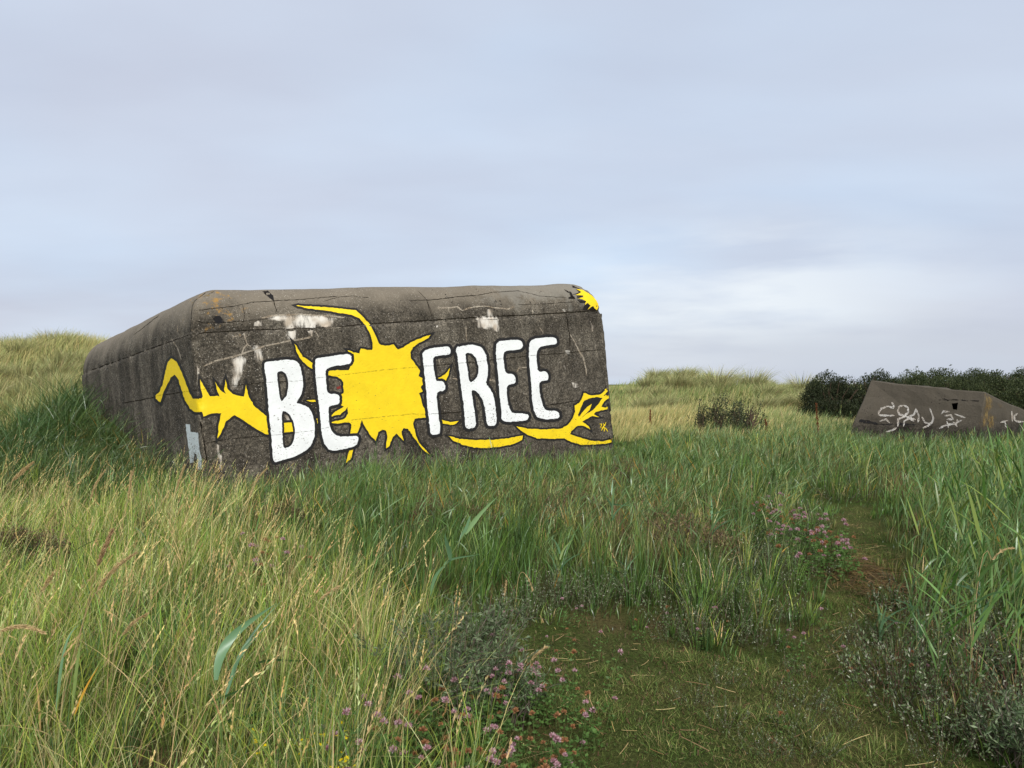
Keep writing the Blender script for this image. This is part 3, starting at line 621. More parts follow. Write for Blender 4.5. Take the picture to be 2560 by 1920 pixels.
# broken ledge at the rear left foot
def rock_mesh(name, pts, mat, parent, sub=5, amp=0.03, inv=None):
    bm = bmesh.new(); vs = [bm.verts.new(p) for p in pts]
    for f in ((0, 1, 2, 3), (7, 6, 5, 4), (0, 4, 5, 1), (1, 5, 6, 2), (2, 6, 7, 3), (3, 7, 4, 0)): bm.faces.new([vs[i] for i in f])
    bmesh.ops.bevel(bm, geom=list(bm.edges), offset=amp * 0.8, segments=1, affect='EDGES')
    bmesh.ops.triangulate(bm, faces=bm.faces[:])
    bmesh.ops.subdivide_edges(bm, edges=bm.edges[:], cuts=sub, use_grid_fill=True)
    bmesh.ops.recalc_face_normals(bm, faces=bm.faces[:])
    from mathutils import noise
    for v in bm.verts:
        n = noise.noise_vector(v.co * 2.3) * amp + noise.noise_vector(v.co * 7.0) * amp * 0.45; v.co += n
    if inv is not None: bm.transform(inv)
    me = bpy.data.meshes.new(name); bm.to_mesh(me); bm.free(); return link(name, me, mat, parent)
lg = [bp(-1.6, 7.6, -2.9), bp(0.1, 7.4, -2.9), bp(0.1, 8.5, -2.9), bp(-1.6, 8.6, -2.9), bp(-1.2, 7.6, -0.95), bp(0.1, 7.4, -0.55), bp(0.1, 8.5, -0.5), bp(-1.2, 8.6, -0.9)]
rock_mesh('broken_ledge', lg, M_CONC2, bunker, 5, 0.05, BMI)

# ------------------------------------------------------------------ second bunker
r2 = empty('sunken_bunker', pt(2300, 1085, 20.0)); 
tag(r2, 'small half buried dark concrete bunker with white graffiti in the reeds', 'bunker')
M2I = Matrix.Translation(r2.location).inverted()
def c4(x, y, d): p = C4((x, y))[0]; return pt(p[0], p[1], d)
LT, RT, ST = 20.8, 18.8, 23.5
ptop = [c4(800, 265, LT), c4(1862, 372, RT), c4(2560, 690, ST), c4(1500, 330, ST + 3)]
pbot = [c4(490, 1000, LT - 0.3), c4(1770, 1000, RT - 0.15), c4(2560, 1000, ST - 0.2), c4(1500, 950, ST + 3)]
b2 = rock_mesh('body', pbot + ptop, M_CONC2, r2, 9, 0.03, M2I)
# loophole cut into the front
cut = bmesh.new(); q = [c4(1543, 474, 17.5), c4(1612, 462, 17.5), c4(1598, 538, 17.5), c4(1560, 528, 17.5)]; q2 = [c4(1546, 474, 20.2), c4(1600, 468, 20.2), c4(1592, 532, 20.2), c4(1556, 530, 20.2)]
vs = [cut.verts.new(M2I @ p) for p in q + q2]
for f in ((0, 1, 2, 3), (7, 6, 5, 4), (0, 4, 5, 1), (1, 5, 6, 2), (2, 6, 7, 3), (3, 7, 4, 0)): cut.faces.new([vs[i] for i in f])
bmesh.ops.recalc_face_normals(cut, faces=cut.faces[:])
cm = bpy.data.meshes.new('cut'); cut.to_mesh(cm); cut.free(); co = bpy.data.objects.new('cut', cm); COL.objects.link(co); co.location = r2.location
md = b2.modifiers.new('hole', 'BOOLEAN'); md.object = co; md.solver = 'EXACT'; md.operation = 'DIFFERENCE'
bpy.context.view_layer.update()
ev = b2.evaluated_get(bpy.context.evaluated_depsgraph_get()); nm = bpy.data.meshes.new_from_object(ev)
b2.modifiers.clear(); b2.data = nm; bpy.data.objects.remove(co)
T2 = BVHTree.FromPolygons([r2.location + v.co for v in b2.data.vertices], [list(p.vertices) for p in b2.data.polygons])
SPR = [((870, 580), (872, 555), (900, 525), (950, 500), (1010, 520)), ((1010, 525), (1012, 490), (990, 465)), ((868, 580), (940, 588), (1020, 586)), 
       ((1100, 492), (1062, 505), (1048, 545), (1062, 575), (1110, 590), (1145, 560), (1145, 515), (1100, 492)), ((1050, 690), (1052, 620), (1120, 590), (1200, 640)), ((1100, 690), (1110, 640), (1160, 605), (1215, 625)),
       ((1140, 600), (1200, 580), (1215, 525), (1245, 590), (1235, 650)), ((1340, 520), (1362, 560), (1378, 610), (1365, 650), (1330, 680), (1280, 705)), ((1270, 600), (1300, 650), (1340, 660)),
       ((1450, 575), (1470, 548), (1530, 552)), ((1480, 590), (1540, 582), (1560, 620), (1500, 625)), ((1575, 570), (1620, 590), (1672, 605)), ((1430, 705), (1500, 672), (1580, 660), (1640, 625)), ((1560, 640), (1600, 690)), ((880, 640), (940, 620), (975, 655)), ((940, 740), (1000, 720), (1040, 700)), ((1500, 640), (1520, 700)), ((1590, 670), (1600, 620)),
       ((2150, 565), (2118, 590), (2120, 630), (2165, 645), (2212, 640)), ((2095, 545), (2100, 640)), ((2030, 640), (2045, 700)), ((1990, 650), (2060, 630))]
for i, P in enumerate(SPR):
    P = C4(*P); o = sheet_obj('graffiti_stroke', [stroke(P, 4.4)], 0.012, M_SPRAY, r2, tree=T2, fade=0, root_inv=M2I, guess=20, grid=12)
mo = sheet_obj('lichen_streak', [resample(orient(C4((1850, 380), (1925, 400), (1930, 490), (1890, 560), (1880, 660), (1830, 700), (1790, 700), (1830, 560)), 1), 5, .5)], 0.010, M_OCHRE, r2, tree=T2, fade=7, root_inv=M2I, guess=20, grid=8)
mo['label'] = 'ochre lichen streak down the corner'
for P in (((1960, 470), (2030, 490), (2040, 530), (1985, 520)), ((1890, 560), (1950, 600), (1930, 700), (1850, 720))): sheet_obj('lichen_streak', [resample(orient(C4(*P), 1), 5, .5)], 0.010, M_OCHRE, r2, tree=T2, fade=5, root_inv=M2I, guess=20, grid=8)
for P in (((700, 625), (770, 628), (860, 655), (840, 668), (730, 655), (690, 640)), ((1050, 655), (1140, 660), (1230, 668), (1120, 680), (1060, 670)), ((1440, 436), (1620, 440), (1800, 448), (1800, 454), (1620, 447), (1440, 443)), ((850, 662), (1000, 664), (1050, 668), (1000, 672), (850, 668))):
    o_ = sheet_obj('dark_crevice', [resample(orient(C4(*P), 1), 5, .8)], 0.009, M_SOOT, r2, tree=T2, fade=3, root_inv=M2I, guess=20, grid=8)

# ------------------------------------------------------------------ vegetation builders
def colmix(n, pal, wts):
    pal = np.array(pal); w = np.array(wts, float); w /= w.sum()
    c = pal[RNG.choice(len(pal), n, p=w)]
    return np.clip(c * RNG.normal(1, 0.14, (n, 1)) * RNG.normal(1, 0.05, (n, 3)), 0.004, 0.9)
def blades(geo, P, H, W, D, lean, droop, segs, cb, ct, az=None):
    """ribbons: P bases (n,3), H length, W width, D unit lean direction (n,2), lean = horizontal reach / H"""
    n = len(P); H = np.broadcast_to(H, n); W = np.broadcast_to(W, n); lean = np.broadcast_to(lean, n); droop = np.broadcast_to(droop, n)
    if az is None: az = RNG.random(n) * math.pi
    sx, sy = np.cos(az), np.sin(az)
    t = np.linspace(0, 1, segs + 1)[None, :]
    hz = (lean * H)[:, None] * (0.35 * t + 0.65 * t ** 2.2)
    up = H[:, None] * (t * np.sqrt(np.clip(1 - (lean[:, None] * 0.6) ** 2, 0.1, 1)) - droop[:, None] * t ** 3)
    wd = W[:, None] * np.clip((0.75 + 0.9 * t) * (1 - t ** 1.6), 0.06, 1) * 0.5
    cx_ = P[:, 0:1] + D[:, 0:1] * hz; cy_ = P[:, 1:2] + D[:, 1:2] * hz; cz_ = P[:, 2:3] + up
    A = np.stack([cx_ - sx[:, None] * wd, cy_ - sy[:, None] * wd, cz_], -1); B = np.stack([cx_ + sx[:, None] * wd, cy_ + sy[:, None] * wd, cz_], -1)
    Vv = np.stack([A, B], 2)                     # n, segs+1, 2, 3
    m = segs + 1; base = (np.arange(n) * m * 2)[:, None]; k = np.arange(segs)[None, :] * 2
    Qd = np.stack([base + k, base + k + 1, base + k + 3, base + k + 2], -1).reshape(-1, 4)
    tt = t[:, :, None]; C = cb[:, None, :] * (1 - tt) + ct[:, None, :] * tt
    geo.add(Vv.reshape(-1, 3), Qd, None, np.repeat(C[:, :, None, :], 2, 2).reshape(-1, 3))
    return np.stack([cx_, cy_, cz_], -1)         # centre lines
def spikes(geo, CL, n_sp, ln, wd, spread, col, start=0.55):
    """seed heads: small pointed spikelets along the last part of each centre line"""
    a = CL[:, -2]; b = CL[:, -1]; n = len(a); d = b - a
    t = RNG.random((n, n_sp)) * (1 - start) + start
    base = a[:, None] + d[:, None] * t[:, :, None]
    dn = d / np.maximum(np.linalg.norm(d, axis=1, keepdims=True), 1e-6)
    rnd = RNG.normal(0, 1, (n, n_sp, 3)); rnd /= np.linalg.norm(rnd, axis=2, keepdims=True)
    dr = dn[:, None] + rnd * spread; dr /= np.linalg.norm(dr, axis=2, keepdims=True)
    L_ = ln * RNG.uniform(0.6, 1.3, (n, n_sp, 1)) * (1.25 - t[:, :, None] * 0.6)
    sd_ = np.cross(dr, RNG.normal(0, 1, (n, n_sp, 3))); sd_ /= np.maximum(np.linalg.norm(sd_, axis=2, keepdims=True), 1e-6)
    p0 = base; p1 = base + dr * L_ * 0.5 + sd_ * wd / 2; p2 = base + dr * L_; p3 = base + dr * L_ * 0.5 - sd_ * wd / 2
    Vv = np.stack([p0, p1, p2, p3], 2).reshape(-1, 3); Qd = np.arange(n * n_sp * 4).reshape(-1, 4)
    C = np.repeat(np.repeat(col[:, None, :], n_sp, 1)[:, :, None, :], 4, 2).reshape(-1, 3) * np.repeat(RNG.uniform(0.75, 1.2, (n * n_sp, 1)), 4, 0)
    geo.add(Vv, Qd, None, C)
def leaves(geo, P, Dr, L_, W, col, fold=0.0):
    """pointed oval leaves: centre P (n,3) direction Dr"""
    n = len(P); Dr = Dr / np.maximum(np.linalg.norm(Dr, axis=1, keepdims=True), 1e-6)
    s = np.cross(Dr, RNG.normal(0, 1, (n, 3))); s /= np.maximum(np.linalg.norm(s, axis=1, keepdims=True), 1e-6)
    L_ = np.broadcast_to(L_, n)[:, None]; W = np.broadcast_to(W, n)[:, None]
    Vv = np.stack([P, P + Dr * L_ * .45 + s * W / 2, P + Dr * L_, P + Dr * L_ * .45 - s * W / 2], 1).reshape(-1, 3)
    geo.add(Vv, np.arange(n * 4).reshape(-1, 4), None, np.repeat(col, 4, 0))
def tube(geo, pts, r0, r1, col, sides=4):
    pts = np.asarray(pts, float); n = len(pts); t = np.gradient(pts, axis=0); t /= np.maximum(np.linalg.norm(t, axis=1, keepdims=True), 1e-9)
    ref = np.array([0.3, 0.9, 0.1]); a = np.cross(t, ref); a /= np.maximum(np.linalg.norm(a, axis=1, keepdims=True), 1e-9); b = np.cross(t, a)
    rr = np.linspace(r0, r1, n)[:, None]; ang = np.arange(sides) / sides * 2 * math.pi
    Vv = np.stack([pts + rr * (a * math.cos(q) + b * math.sin(q)) for q in ang], 1).reshape(-1, 3)
    i = np.arange(n - 1)[:, None] * sides; j = np.arange(sides)[None, :]; j2 = (j + 1) % sides
    geo.add(Vv, np.stack([i + j, i + j2, i + sides + j2, i + sides + j], -1).reshape(-1, 4), None, col)

def tufted(x, y, per, share, spread):
    """pull a share of the plants into tufts; returns positions, outward directions, tuft id"""
    n = len(x); nt_ = max(1, n // per); ci_ = RNG.integers(0, n, nt_); k = RNG.integers(0, nt_, n); m = RNG.random(n) < share
    r = np.abs(RNG.normal(0, 1, n)) ** 0.8 * spread * RNG.uniform(0.5, 1.5, nt_)[k]; a = RNG.random(n) * 2 * math.pi
    X = np.where(m, x[ci_][k] + np.cos(a) * r, x); Y = np.where(m, y[ci_][k] + np.sin(a) * r, y)
    O = np.stack([np.cos(a), np.sin(a)], -1) * np.where(m, 1.0, 0.25)[:, None]
    return X, Y, O, np.where(m, k, -1), nt_, m, r / spread
# ground zones -----------------------------------------------------------
CLEAR = [gp(*p) for p in ((1330, 2300), (1330, 1920), (1230, 1800), (1170, 1680), (1200, 1590), (1290, 1555), (1450, 1560), (1600, 1600), (1800, 1650), (1950, 1640), (2060, 1590), (2082, 1510), (2080, 1440), (2108, 1370), (2090, 1310), (2078, 1275), (2140, 1266), (2186, 1282), (2200, 1350), (2208, 1440), (2220, 1540), (2210, 1620), (2160, 1690), (2200, 1760), (2300, 1840), (2420, 1920), (2900, 2300))]
CLEAR = orient(np.array(CLEAR), 1)
def in_clear(x, y):
    wob = 0.28
    p = np.stack([x + (fbm(x * 2, y * 2, 40, 3) - .5) * wob * 2, y + (fbm(x * 2, y * 2, 44, 3) - .5) * wob * 2], -1)
    return winding(p, [CLEAR]) > 0
def clear_d(x, y): return edge_dist(np.stack([x, y], -1), [CLEAR])
def in_bunk(x, y, m=0.02):
    p = np.stack([x - Q0.x, y - Q0.y], -1); a = p @ np.array([EX.x, EX.y]) / (EX.x ** 2 + EX.y ** 2); b = p @ np.array([EY.x, EY.y]) / (EY.x ** 2 + EY.y ** 2)
    return (a > -0.1 + m) & (a < BL + .1) & (b > -0.02 + m) & (b < BW)
B2P = orient(np.array([(c.x, c.y) for c in pbot]), 1)
def in_b2(x, y): return winding(np.stack([x, y], -1), [B2P]) > 0
def left_edge(y): return np.interp(y, [2, 3.2, 5, 7, 9, 10, 12], [-0.15, -0.30, -0.75, -2.0, -3.3, -3.8, -4.6])
def frus(y0, y1, dens, um=0.78, up=None):
    up = up or um; n = int(dens * (um + up) / 2 * (y1 * y1 - y0 * y0))
    y = np.sqrt(RNG.random(n) * (y1 * y1 - y0 * y0) + y0 * y0); x = (RNG.random(n) * (um + up) - um) * y
    ok = ~in_bunk(x, y) & ~in_b2(x, y); return x[ok], y[ok]
def wind(n, ang=0.0, sd=0.5):
    a = RNG.normal(ang, sd, n); return np.stack([np.cos(a), np.sin(a)], -1)
def P3(x, y): return np.stack([x, y, terr(x, y) - 0.01], -1)
def vis_cap(x, y):
    """tallest plant that stays under the foot of the mural when seen at this depth"""
    u = x / y; front = (u > -0.42) & (u < 0.14)
    line = np.interp(u, [-0.42, -0.30, -0.2, -0.1, 0.14], [0.118, 0.114, 0.094, 0.090, 0.083])
    side = (u >= 0.14) & (u < 0.9); l2 = np.interp(u, [0.14, 0.20, 0.42, 0.46, 0.62, 0.85], [0.085, 0.052, 0.052, 0.066, 0.066, 0.055])
    return np.where(front, np.maximum(EYE - y * line - terr(x, y), 0.12), np.where(side & (y < 21), np.maximum(EYE - y * l2 - terr(x, y), 0.12), 3.0))

# palettes (surface colours)
YG = (0.340, 0.410, 0.080); SG = (0.190, 0.285, 0.060); STRAW = (0.640, 0.510, 0.250); DG = (0.040, 0.080, 0.018); BG = (0.120, 0.230, 0.078); MG = (0.105, 0.190, 0.038)
OR = (0.52, 0.30, 0.05); BR = (0.200, 0.130, 0.070); PALE = (0.50, 0.53, 0.24); OL = (0.22, 0.25, 0.085)

# --- A: fine meadow grass, left foreground (stuff)
G = Geo()
x, y = frus(2.0, 10.8, 1900, 0.92, 0.02)
dl = left_edge(y) - x; ok = (dl > RNG.normal(0, 0.22, len(x))) & ~in_clear(x, y); x, y = x[ok], y[ok]
keep = RNG.random(len(x)) < np.interp(y, [2, 4, 7, 8.6, 10.8], [1, 0.85, 0.62, 0.45, 0.0]); x, y = x[keep], y[keep]; n = len(x)
x, y, O_, tid, ntf, m_, rr0 = tufted(x, y, 46, 0.72, 0.055); bad = in_clear(x, y); x, y, O_, tid, m_, rr0 = x[~bad], y[~bad], O_[~bad], tid[~bad], m_[~bad], rr0[~bad]; n = len(x)
clump = fbm(x * 1.6, y * 1.6, 60); ths = RNG.uniform(0.6, 1.25, ntf + 1)[tid]; ttone = np.clip(RNG.normal(1, 0.2, ntf + 1), .55, 1.5)[tid][:, None]; kind = RNG.random(ntf + 1)[tid]
H = np.where(m_, RNG.uniform(0.30, 0.62, n) * ths, RNG.uniform(0.08, 0.34, n)) * (0.62 + 0.75 * clump)
H = np.minimum(H, vis_cap(x, y) + 0.1)
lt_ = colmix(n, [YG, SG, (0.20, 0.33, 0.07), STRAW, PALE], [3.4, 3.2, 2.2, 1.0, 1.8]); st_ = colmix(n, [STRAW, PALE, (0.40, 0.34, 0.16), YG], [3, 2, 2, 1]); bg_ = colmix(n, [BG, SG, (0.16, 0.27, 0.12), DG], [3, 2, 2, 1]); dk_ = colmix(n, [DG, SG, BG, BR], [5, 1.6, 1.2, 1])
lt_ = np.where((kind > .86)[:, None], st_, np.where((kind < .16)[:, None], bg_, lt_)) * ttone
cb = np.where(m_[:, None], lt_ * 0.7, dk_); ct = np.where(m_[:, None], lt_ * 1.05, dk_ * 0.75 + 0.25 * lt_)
wd_ = wind(n, 0.1, 1.2) * 0.55 + O_; wd_ /= np.maximum(np.linalg.norm(wd_, axis=1, keepdims=True), 1e-6)
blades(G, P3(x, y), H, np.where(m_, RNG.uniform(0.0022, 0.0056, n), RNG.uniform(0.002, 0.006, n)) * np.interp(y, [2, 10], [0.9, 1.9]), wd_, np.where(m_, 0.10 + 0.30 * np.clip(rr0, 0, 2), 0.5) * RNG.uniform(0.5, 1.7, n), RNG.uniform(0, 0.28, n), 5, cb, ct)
# lying, matted dead blades in between
q_ = RNG.choice(n, n // 9, replace=False); c = colmix(len(q_), [STRAW, (0.33, 0.26, 0.13), BR], [2, 2, 1]); pz = P3(x[q_], y[q_]); pz[:, 2] += RNG.uniform(.02, .22, len(q_))
blades(G, pz, RNG.uniform(0.12, 0.34, len(q_)), RNG.uniform(0.002, 0.005, len(q_)), wind(len(q_), 0, 3), RNG.uniform(1.1, 1.6, len(q_)), RNG.uniform(0.0, 0.6, len(q_)), 4, c * .8, c)
# flowering stalks with seed heads
x, y = frus(2.2, 13.0, 80, 0.90, 0.0); dl = left_edge(y) - x; ok = (dl > RNG.normal(0, .15, len(x))) & ~in_clear(x, y); x, y = x[ok], y[ok]
keep = RNG.random(len(x)) < np.clip(fbm(x * 0.9, y * 0.9, 77) * 1.9 - 0.35, 0.1, 1) * np.interp(y, [2, 10, 13], [1, .8, .1]); x, y = x[keep], y[keep]; n = len(x)
H = np.minimum(RNG.uniform(0.45, 0.85, n), vis_cap(x, y) + 0.22)
c = colmix(n, [STRAW, PALE, (0.55, 0.40, 0.18)], [3, 2, 1])
CLn = blades(G, P3(x, y), H, RNG.uniform(0.002, 0.0032, n) * np.interp(y, [2, 10], [1, 1.8]), wind(n, 0.1, 0.9), RNG.uniform(0.05, 0.55, n), RNG.uniform(0, 0.12, n), 7, c * 0.8, c)
spikes(G, CLn, 22, 0.017, 0.0046, 0.32, c * 1.05, start=-0.25)
o = link('meadow_grass', G.mesh('meadow_grass'), M_GRASS); tag(o, 'fine yellow green meadow grass with straw seed heads filling the left foreground', 'grass', kind='stuff')

# --- B: mixed green grass in the middle and right (stuff)
G = Geo()
def mid_grass(y0, y1, dens, wmul, um=0.92):
    x, y = frus(y0, y1, dens, um)
    dl = x - left_edge(y); ic = in_clear(x, y)
    ok = ((dl > RNG.normal(0, 0.2, len(x))) | (RNG.random(len(x)) < np.interp(y, [7.0, 9.6], [0, 1]))) & ~ic; x, y = x[ok], y[ok]; n = len(x)
    x, y, O_, tid, ntf, m_, rr0 = tufted(x, y, 34, 0.65, 0.06 * wmul ** .5); bad = in_clear(x, y) | in_bunk(x, y); x, y, O_, tid, m_, rr0 = x[~bad], y[~bad], O_[~bad], tid[~bad], m_[~bad], rr0[~bad]; n = len(x)
    cd_ = clear_d(x, y); near = np.clip(cd_ / 0.9, 0.0, 1)
    f = fbm(x * 0.7, y * 0.7, 90); f2 = fbm(x * 0.75, y * 0.75, 95, 3); f4 = fbm(x * 2.2, y * 2.2, 97, 2)
    lim_ = 18.0 - 3.5 * smooth((-x / y - 0.54) / .14); dun = smooth((y - lim_) / 1.2) * smooth((-x / y - 0.34) / 0.06)
    bank = smooth((y - 9.5) / 3) * smooth((-x / y - 0.36) / 0.08) * (1 - dun)
    ths = RNG.uniform(0.55, 1.4, ntf + 1)[tid]; ttone = np.clip(RNG.normal(1, 0.24, ntf + 1), .5, 1.6)[tid][:, None]; kind = RNG.random(ntf + 1)[tid]
    H = np.where(m_, RNG.uniform(0.26, 0.56, n) * ths, RNG.uniform(0.10, 0.30, n)) * (0.35 + 1.35 * np.clip(f4 * .6 + f * .4, .1, .9)) * (0.30 + 0.70 * near) * (1 + 0.5 * bank)
    H = np.minimum(H, vis_cap(x, y) * RNG.uniform(0.6, 1.2, n) * (1 + 0.7 * (RNG.random(ntf + 1)[tid] > .84)))
    g_ = colmix(n, [MG, DG, BG, (0.15, 0.24, 0.06)], [4, 2.5, 2.5, 1.5]); d_ = colmix(n, [STRAW, BR, OL, (0.20, 0.10, 0.07)], [1.2, 2.4, 1.6, 1.6]); y_ = colmix(n, [YG, OL, STRAW, SG], [2, 1.5, 1.2, 2])
    dry = (np.clip((f2 - 0.53) * 7, 0, 1) * (RNG.random(n) < 0.8))[:, None]
    lt_ = np.where((kind > .87)[:, None], y_, g_) * ttone; lt_ = lt_ * (1 - dry) + d_ * dry; dk_ = colmix(n, [DG, (0.045, 0.06, 0.02), BR, MG], [4, 3, 1.0, 1.5])
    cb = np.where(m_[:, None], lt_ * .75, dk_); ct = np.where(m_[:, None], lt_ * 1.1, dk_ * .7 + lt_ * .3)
    H = H * (1 - 0.35 * dry[:, 0])
    bk = bank[:, None] * 0.8; cb = cb * (1 - bk) + bk * np.array(DG); ct = ct * (1 - bk) + bk * colmix(n, [(0.060, 0.135, 0.055), DG, (0.10, 0.18, 0.06)], [3, 2, 1])
    du_ = dun[:, None] * .85; cb = cb * (1 - du_) + du_ * np.array(OL); ct = ct * (1 - du_) + du_ * colmix(n, [(0.48, 0.47, 0.22), (0.38, 0.40, 0.15), STRAW], [3, 2.5, 2])
    wd_ = wind(n, 0.0, 1.2) * 0.5 + O_; wd_ /= np.maximum(np.linalg.norm(wd_, axis=1, keepdims=True), 1e-6)
    blades(G, P3(x, y), H, RNG.uniform(0.004, 0.010, n) * wmul, wd_, np.where(m_, 0.08 + 0.22 * np.clip(rr0, 0, 2), 0.4) * RNG.uniform(0.5, 1.6, n) + 0.35 * bank, RNG.uniform(0, 0.22, n), 4, cb, ct)
mid_grass(2.4, 7.0, 900, 0.9); mid_grass(7.0, 12.0, 480, 1.25); mid_grass(12.0, 21.0, 280, 2.0)
o = link('reed_grass', G.mesh('reed_grass'), M_REED); tag(o, 'mixed green grass and young reed leaves round the bunker foot and path', 'grass', kind='stuff')

# --- C: far dune meadow (stuff)
G = Geo()
def far_grass(y0, y1, dens, wmul, segs):
    x, y = frus(y0, y1, dens, 1.0); n = len(x); GAIN = 1.28
    f = fbm(x * 0.45, y * 0.45, 120); u = x / y
    left = smooth((-u - 0.3) / 0.1)
    H = RNG.uniform(0.22, 0.55, n) * (0.5 + 0.9 * f) * (1 + 0.35 * left)
    band = np.exp(-((y - 24.5) / 3.0) ** 2) * smooth((u - 0.05) / 0.05) * smooth((0.30 - u) / 0.08)
    cb = colmix(n, [OL, MG, (0.16, 0.17, 0.075), BR, STRAW], [4, 3, 3, 1.2, 1.2]); ct = colmix(n, [(0.46, 0.46, 0.23), OL, MG, STRAW, (0.33, 0.37, 0.17)], [3.6, 1.8, 0.9, 2.0, 2.8])
    g2 = (np.clip(1.0 - band - left, 0, 1) * np.clip((f - 0.42) * 4, 0, 1))[:, None] * 0.6
    ct = ct * (1 - g2) + g2 * colmix(n, [(0.15, 0.23, 0.085), (0.18, 0.25, 0.10)], [1, 1])
    b_ = band[:, None] * (RNG.random((n, 1)) < 0.75); ct = ct * (1 - b_) + b_ * colmix(n, [STRAW, (0.48, 0.38, 0.17)], [1, 1]); cb = cb * (1 - b_) + b_ * np.array(OL)
    l_ = left[:, None] * 0.6; ct = ct * (1 - l_) + l_ * colmix(n, [(0.52, 0.50, 0.24), (0.40, 0.42, 0.16), STRAW], [3, 2.5, 2.5])
    cb = cb * GAIN; ct = ct * GAIN
    blades(G, P3(x, y), H, RNG.uniform(0.006, 0.012, n) * wmul, wind(n, 0.0, 0.8), RNG.uniform(0.1, 0.7, n), RNG.uniform(0, 0.3, n), segs, cb, ct)
far_grass(21, 34, 210, 1.6, 3); far_grass(34, 55, 75, 2.6, 2); far_grass(55, 130, 7, 6.0, 2)
o = link('dune_grass', G.mesh('dune_grass'), M_GRASS); tag(o, 'pale wind combed grass covering the dunes behind the bunkers', 'grass', kind='stuff')

# --- D: trodden turf (stuff) and straw litter (stuff)
G = Geo()
lo = CLEAR.min(0); hi = CLEAR.max(0); hi = np.minimum(hi, [6, 12]); lo = np.maximum(lo, [-2, 2.0])
A_ = (hi[0] - lo[0]) * (hi[1] - lo[1]); n = int(A_ * 15000)
x = RNG.random(n) * (hi[0] - lo[0]) + lo[0]; y = RNG.random(n) * (hi[1] - lo[1]) + lo[1]
ok = (np.abs(x / y) < 0.8) & in_clear(x, y); x, y = x[ok], y[ok]; n = len(x); f = fbm(x * 1.6, y * 1.6, 140); f3 = fbm(x * 6, y * 6, 143, 3)
keep = RNG.random(n) < np.clip(0.35 + (f - 0.35) * 2.4, 0.2, 1) * (y < 7.5) + 0.25 * (y >= 7.5); x, y, f, f3 = x[keep], y[keep], f[keep], f3[keep]; n = len(x)
cb = colmix(n, [DG, MG, BR, OL], [3, 2, 1.2, 1.0]); ct = colmix(n, [MG, (0.17, 0.20, 0.06), STRAW, BR, OL], [3, 3, 0.4, 1.0, 2])
tuft = np.clip((f3 - 0.58) * 6, 0, 1); tn = np.clip(RNG.normal(1, .3, n), .4, 1.8)[:, None] * (0.7 + 0.6 * fbm(x * 3, y * 3, 150, 3))[:, None]; cb = cb * tn; ct = ct * tn
blades(G, P3(x, y), RNG.uniform(0.008, 0.034, n) * (0.6 + f) * (1 + 2.2 * tuft), RNG.uniform(0.0014, 0.0034, n), wind(n, 0, 3), RNG.uniform(0.2, 1.4, n), 0.1, 2, cb, ct)
o = link('turf', G.mesh('turf'), M_GRASS); tag(o, 'short trodden green and brown turf of the clearing and path', 'grass', kind='stuff')
G = Geo()
def litter(x, y, ln, wd, c, lift):
    n = len(x); a = RNG.random(n) * 2 * math.pi; t = np.linspace(0, 1, 4)[None, :]; bend = RNG.normal(0, .12, n)[:, None]
    X = x[:, None] + np.cos(a)[:, None] * ln[:, None] * t - np.sin(a)[:, None] * ln[:, None] * bend * t * t; Y = y[:, None] + np.sin(a)[:, None] * ln[:, None] * t + np.cos(a)[:, None] * ln[:, None] * bend * t * t
    Z = terr(X, Y) + lift[:, None] + RNG.normal(0, .012, n)[:, None] * t + .006
    px_, py_ = -np.sin(a)[:, None] * wd[:, None] / 2, np.cos(a)[:, None] * wd[:, None] / 2
    Vv = np.stack([np.stack([X - px_, Y - py_, Z], -1), np.stack([X + px_, Y + py_, Z + .001], -1)], 2).reshape(-1, 3)
    k = np.arange(3)[None, :] * 2; b = (np.arange(n) * 8)[:, None]; G.add(Vv, np.stack([b + k, b + k + 1, b + k + 3, b + k + 2], -1).reshape(-1, 4), None, np.repeat(c, 8, 0))
x, y = frus(2.4, 10, 55, 0.75); ok = in_clear(x, y); x, y = x[ok], y[ok]; n = len(x)
litter(x, y, RNG.uniform(0.03, 0.18, n) * RNG.uniform(.4, 1.1, n), RNG.uniform(0.0018, 0.0038, n), colmix(n, [STRAW, (0.42, 0.31, 0.15), (0.25, 0.15, 0.08)], [1.5, 2, 2.5]), RNG.uniform(.008, .03, n))
# dead leaves and crumbs
x, y = frus(2.2, 8, 900, 0.75); ok = in_clear(x, y); x, y = x[ok], y[ok]; n = len(x)
litter(x, y, RNG.uniform(0.006, 0.018, n), RNG.uniform(0.003, 0.006, n), colmix(n, [(0.12, 0.07, 0.04), (0.08, 0.055, 0.03), (0.14, 0.13, 0.06), (0.07, 0.12, 0.03)], [2, 2, 1, 3]), RNG.uniform(.004, .02, n))
cx0, cy0 = gp(2150, 1440); n = 2600; x = cx0 + RNG.normal(0, 0.20, n); y = cy0 + RNG.normal(0, 0.75, n)
litter(x, y, RNG.uniform(0.06, 0.25, n), RNG.uniform(0.003, 0.006, n), colmix(n, [(0.20, 0.13, 0.055), (0.12, 0.085, 0.045), (0.30, 0.22, 0.10)], [2, 3, 1]), RNG.uniform(.004, .04, n))
o = link('straw_litter', G.mesh('straw_litter'), M_GRASS); tag(o, 'dry brown straw scattered over the turf and path', 'straw', kind='stuff')

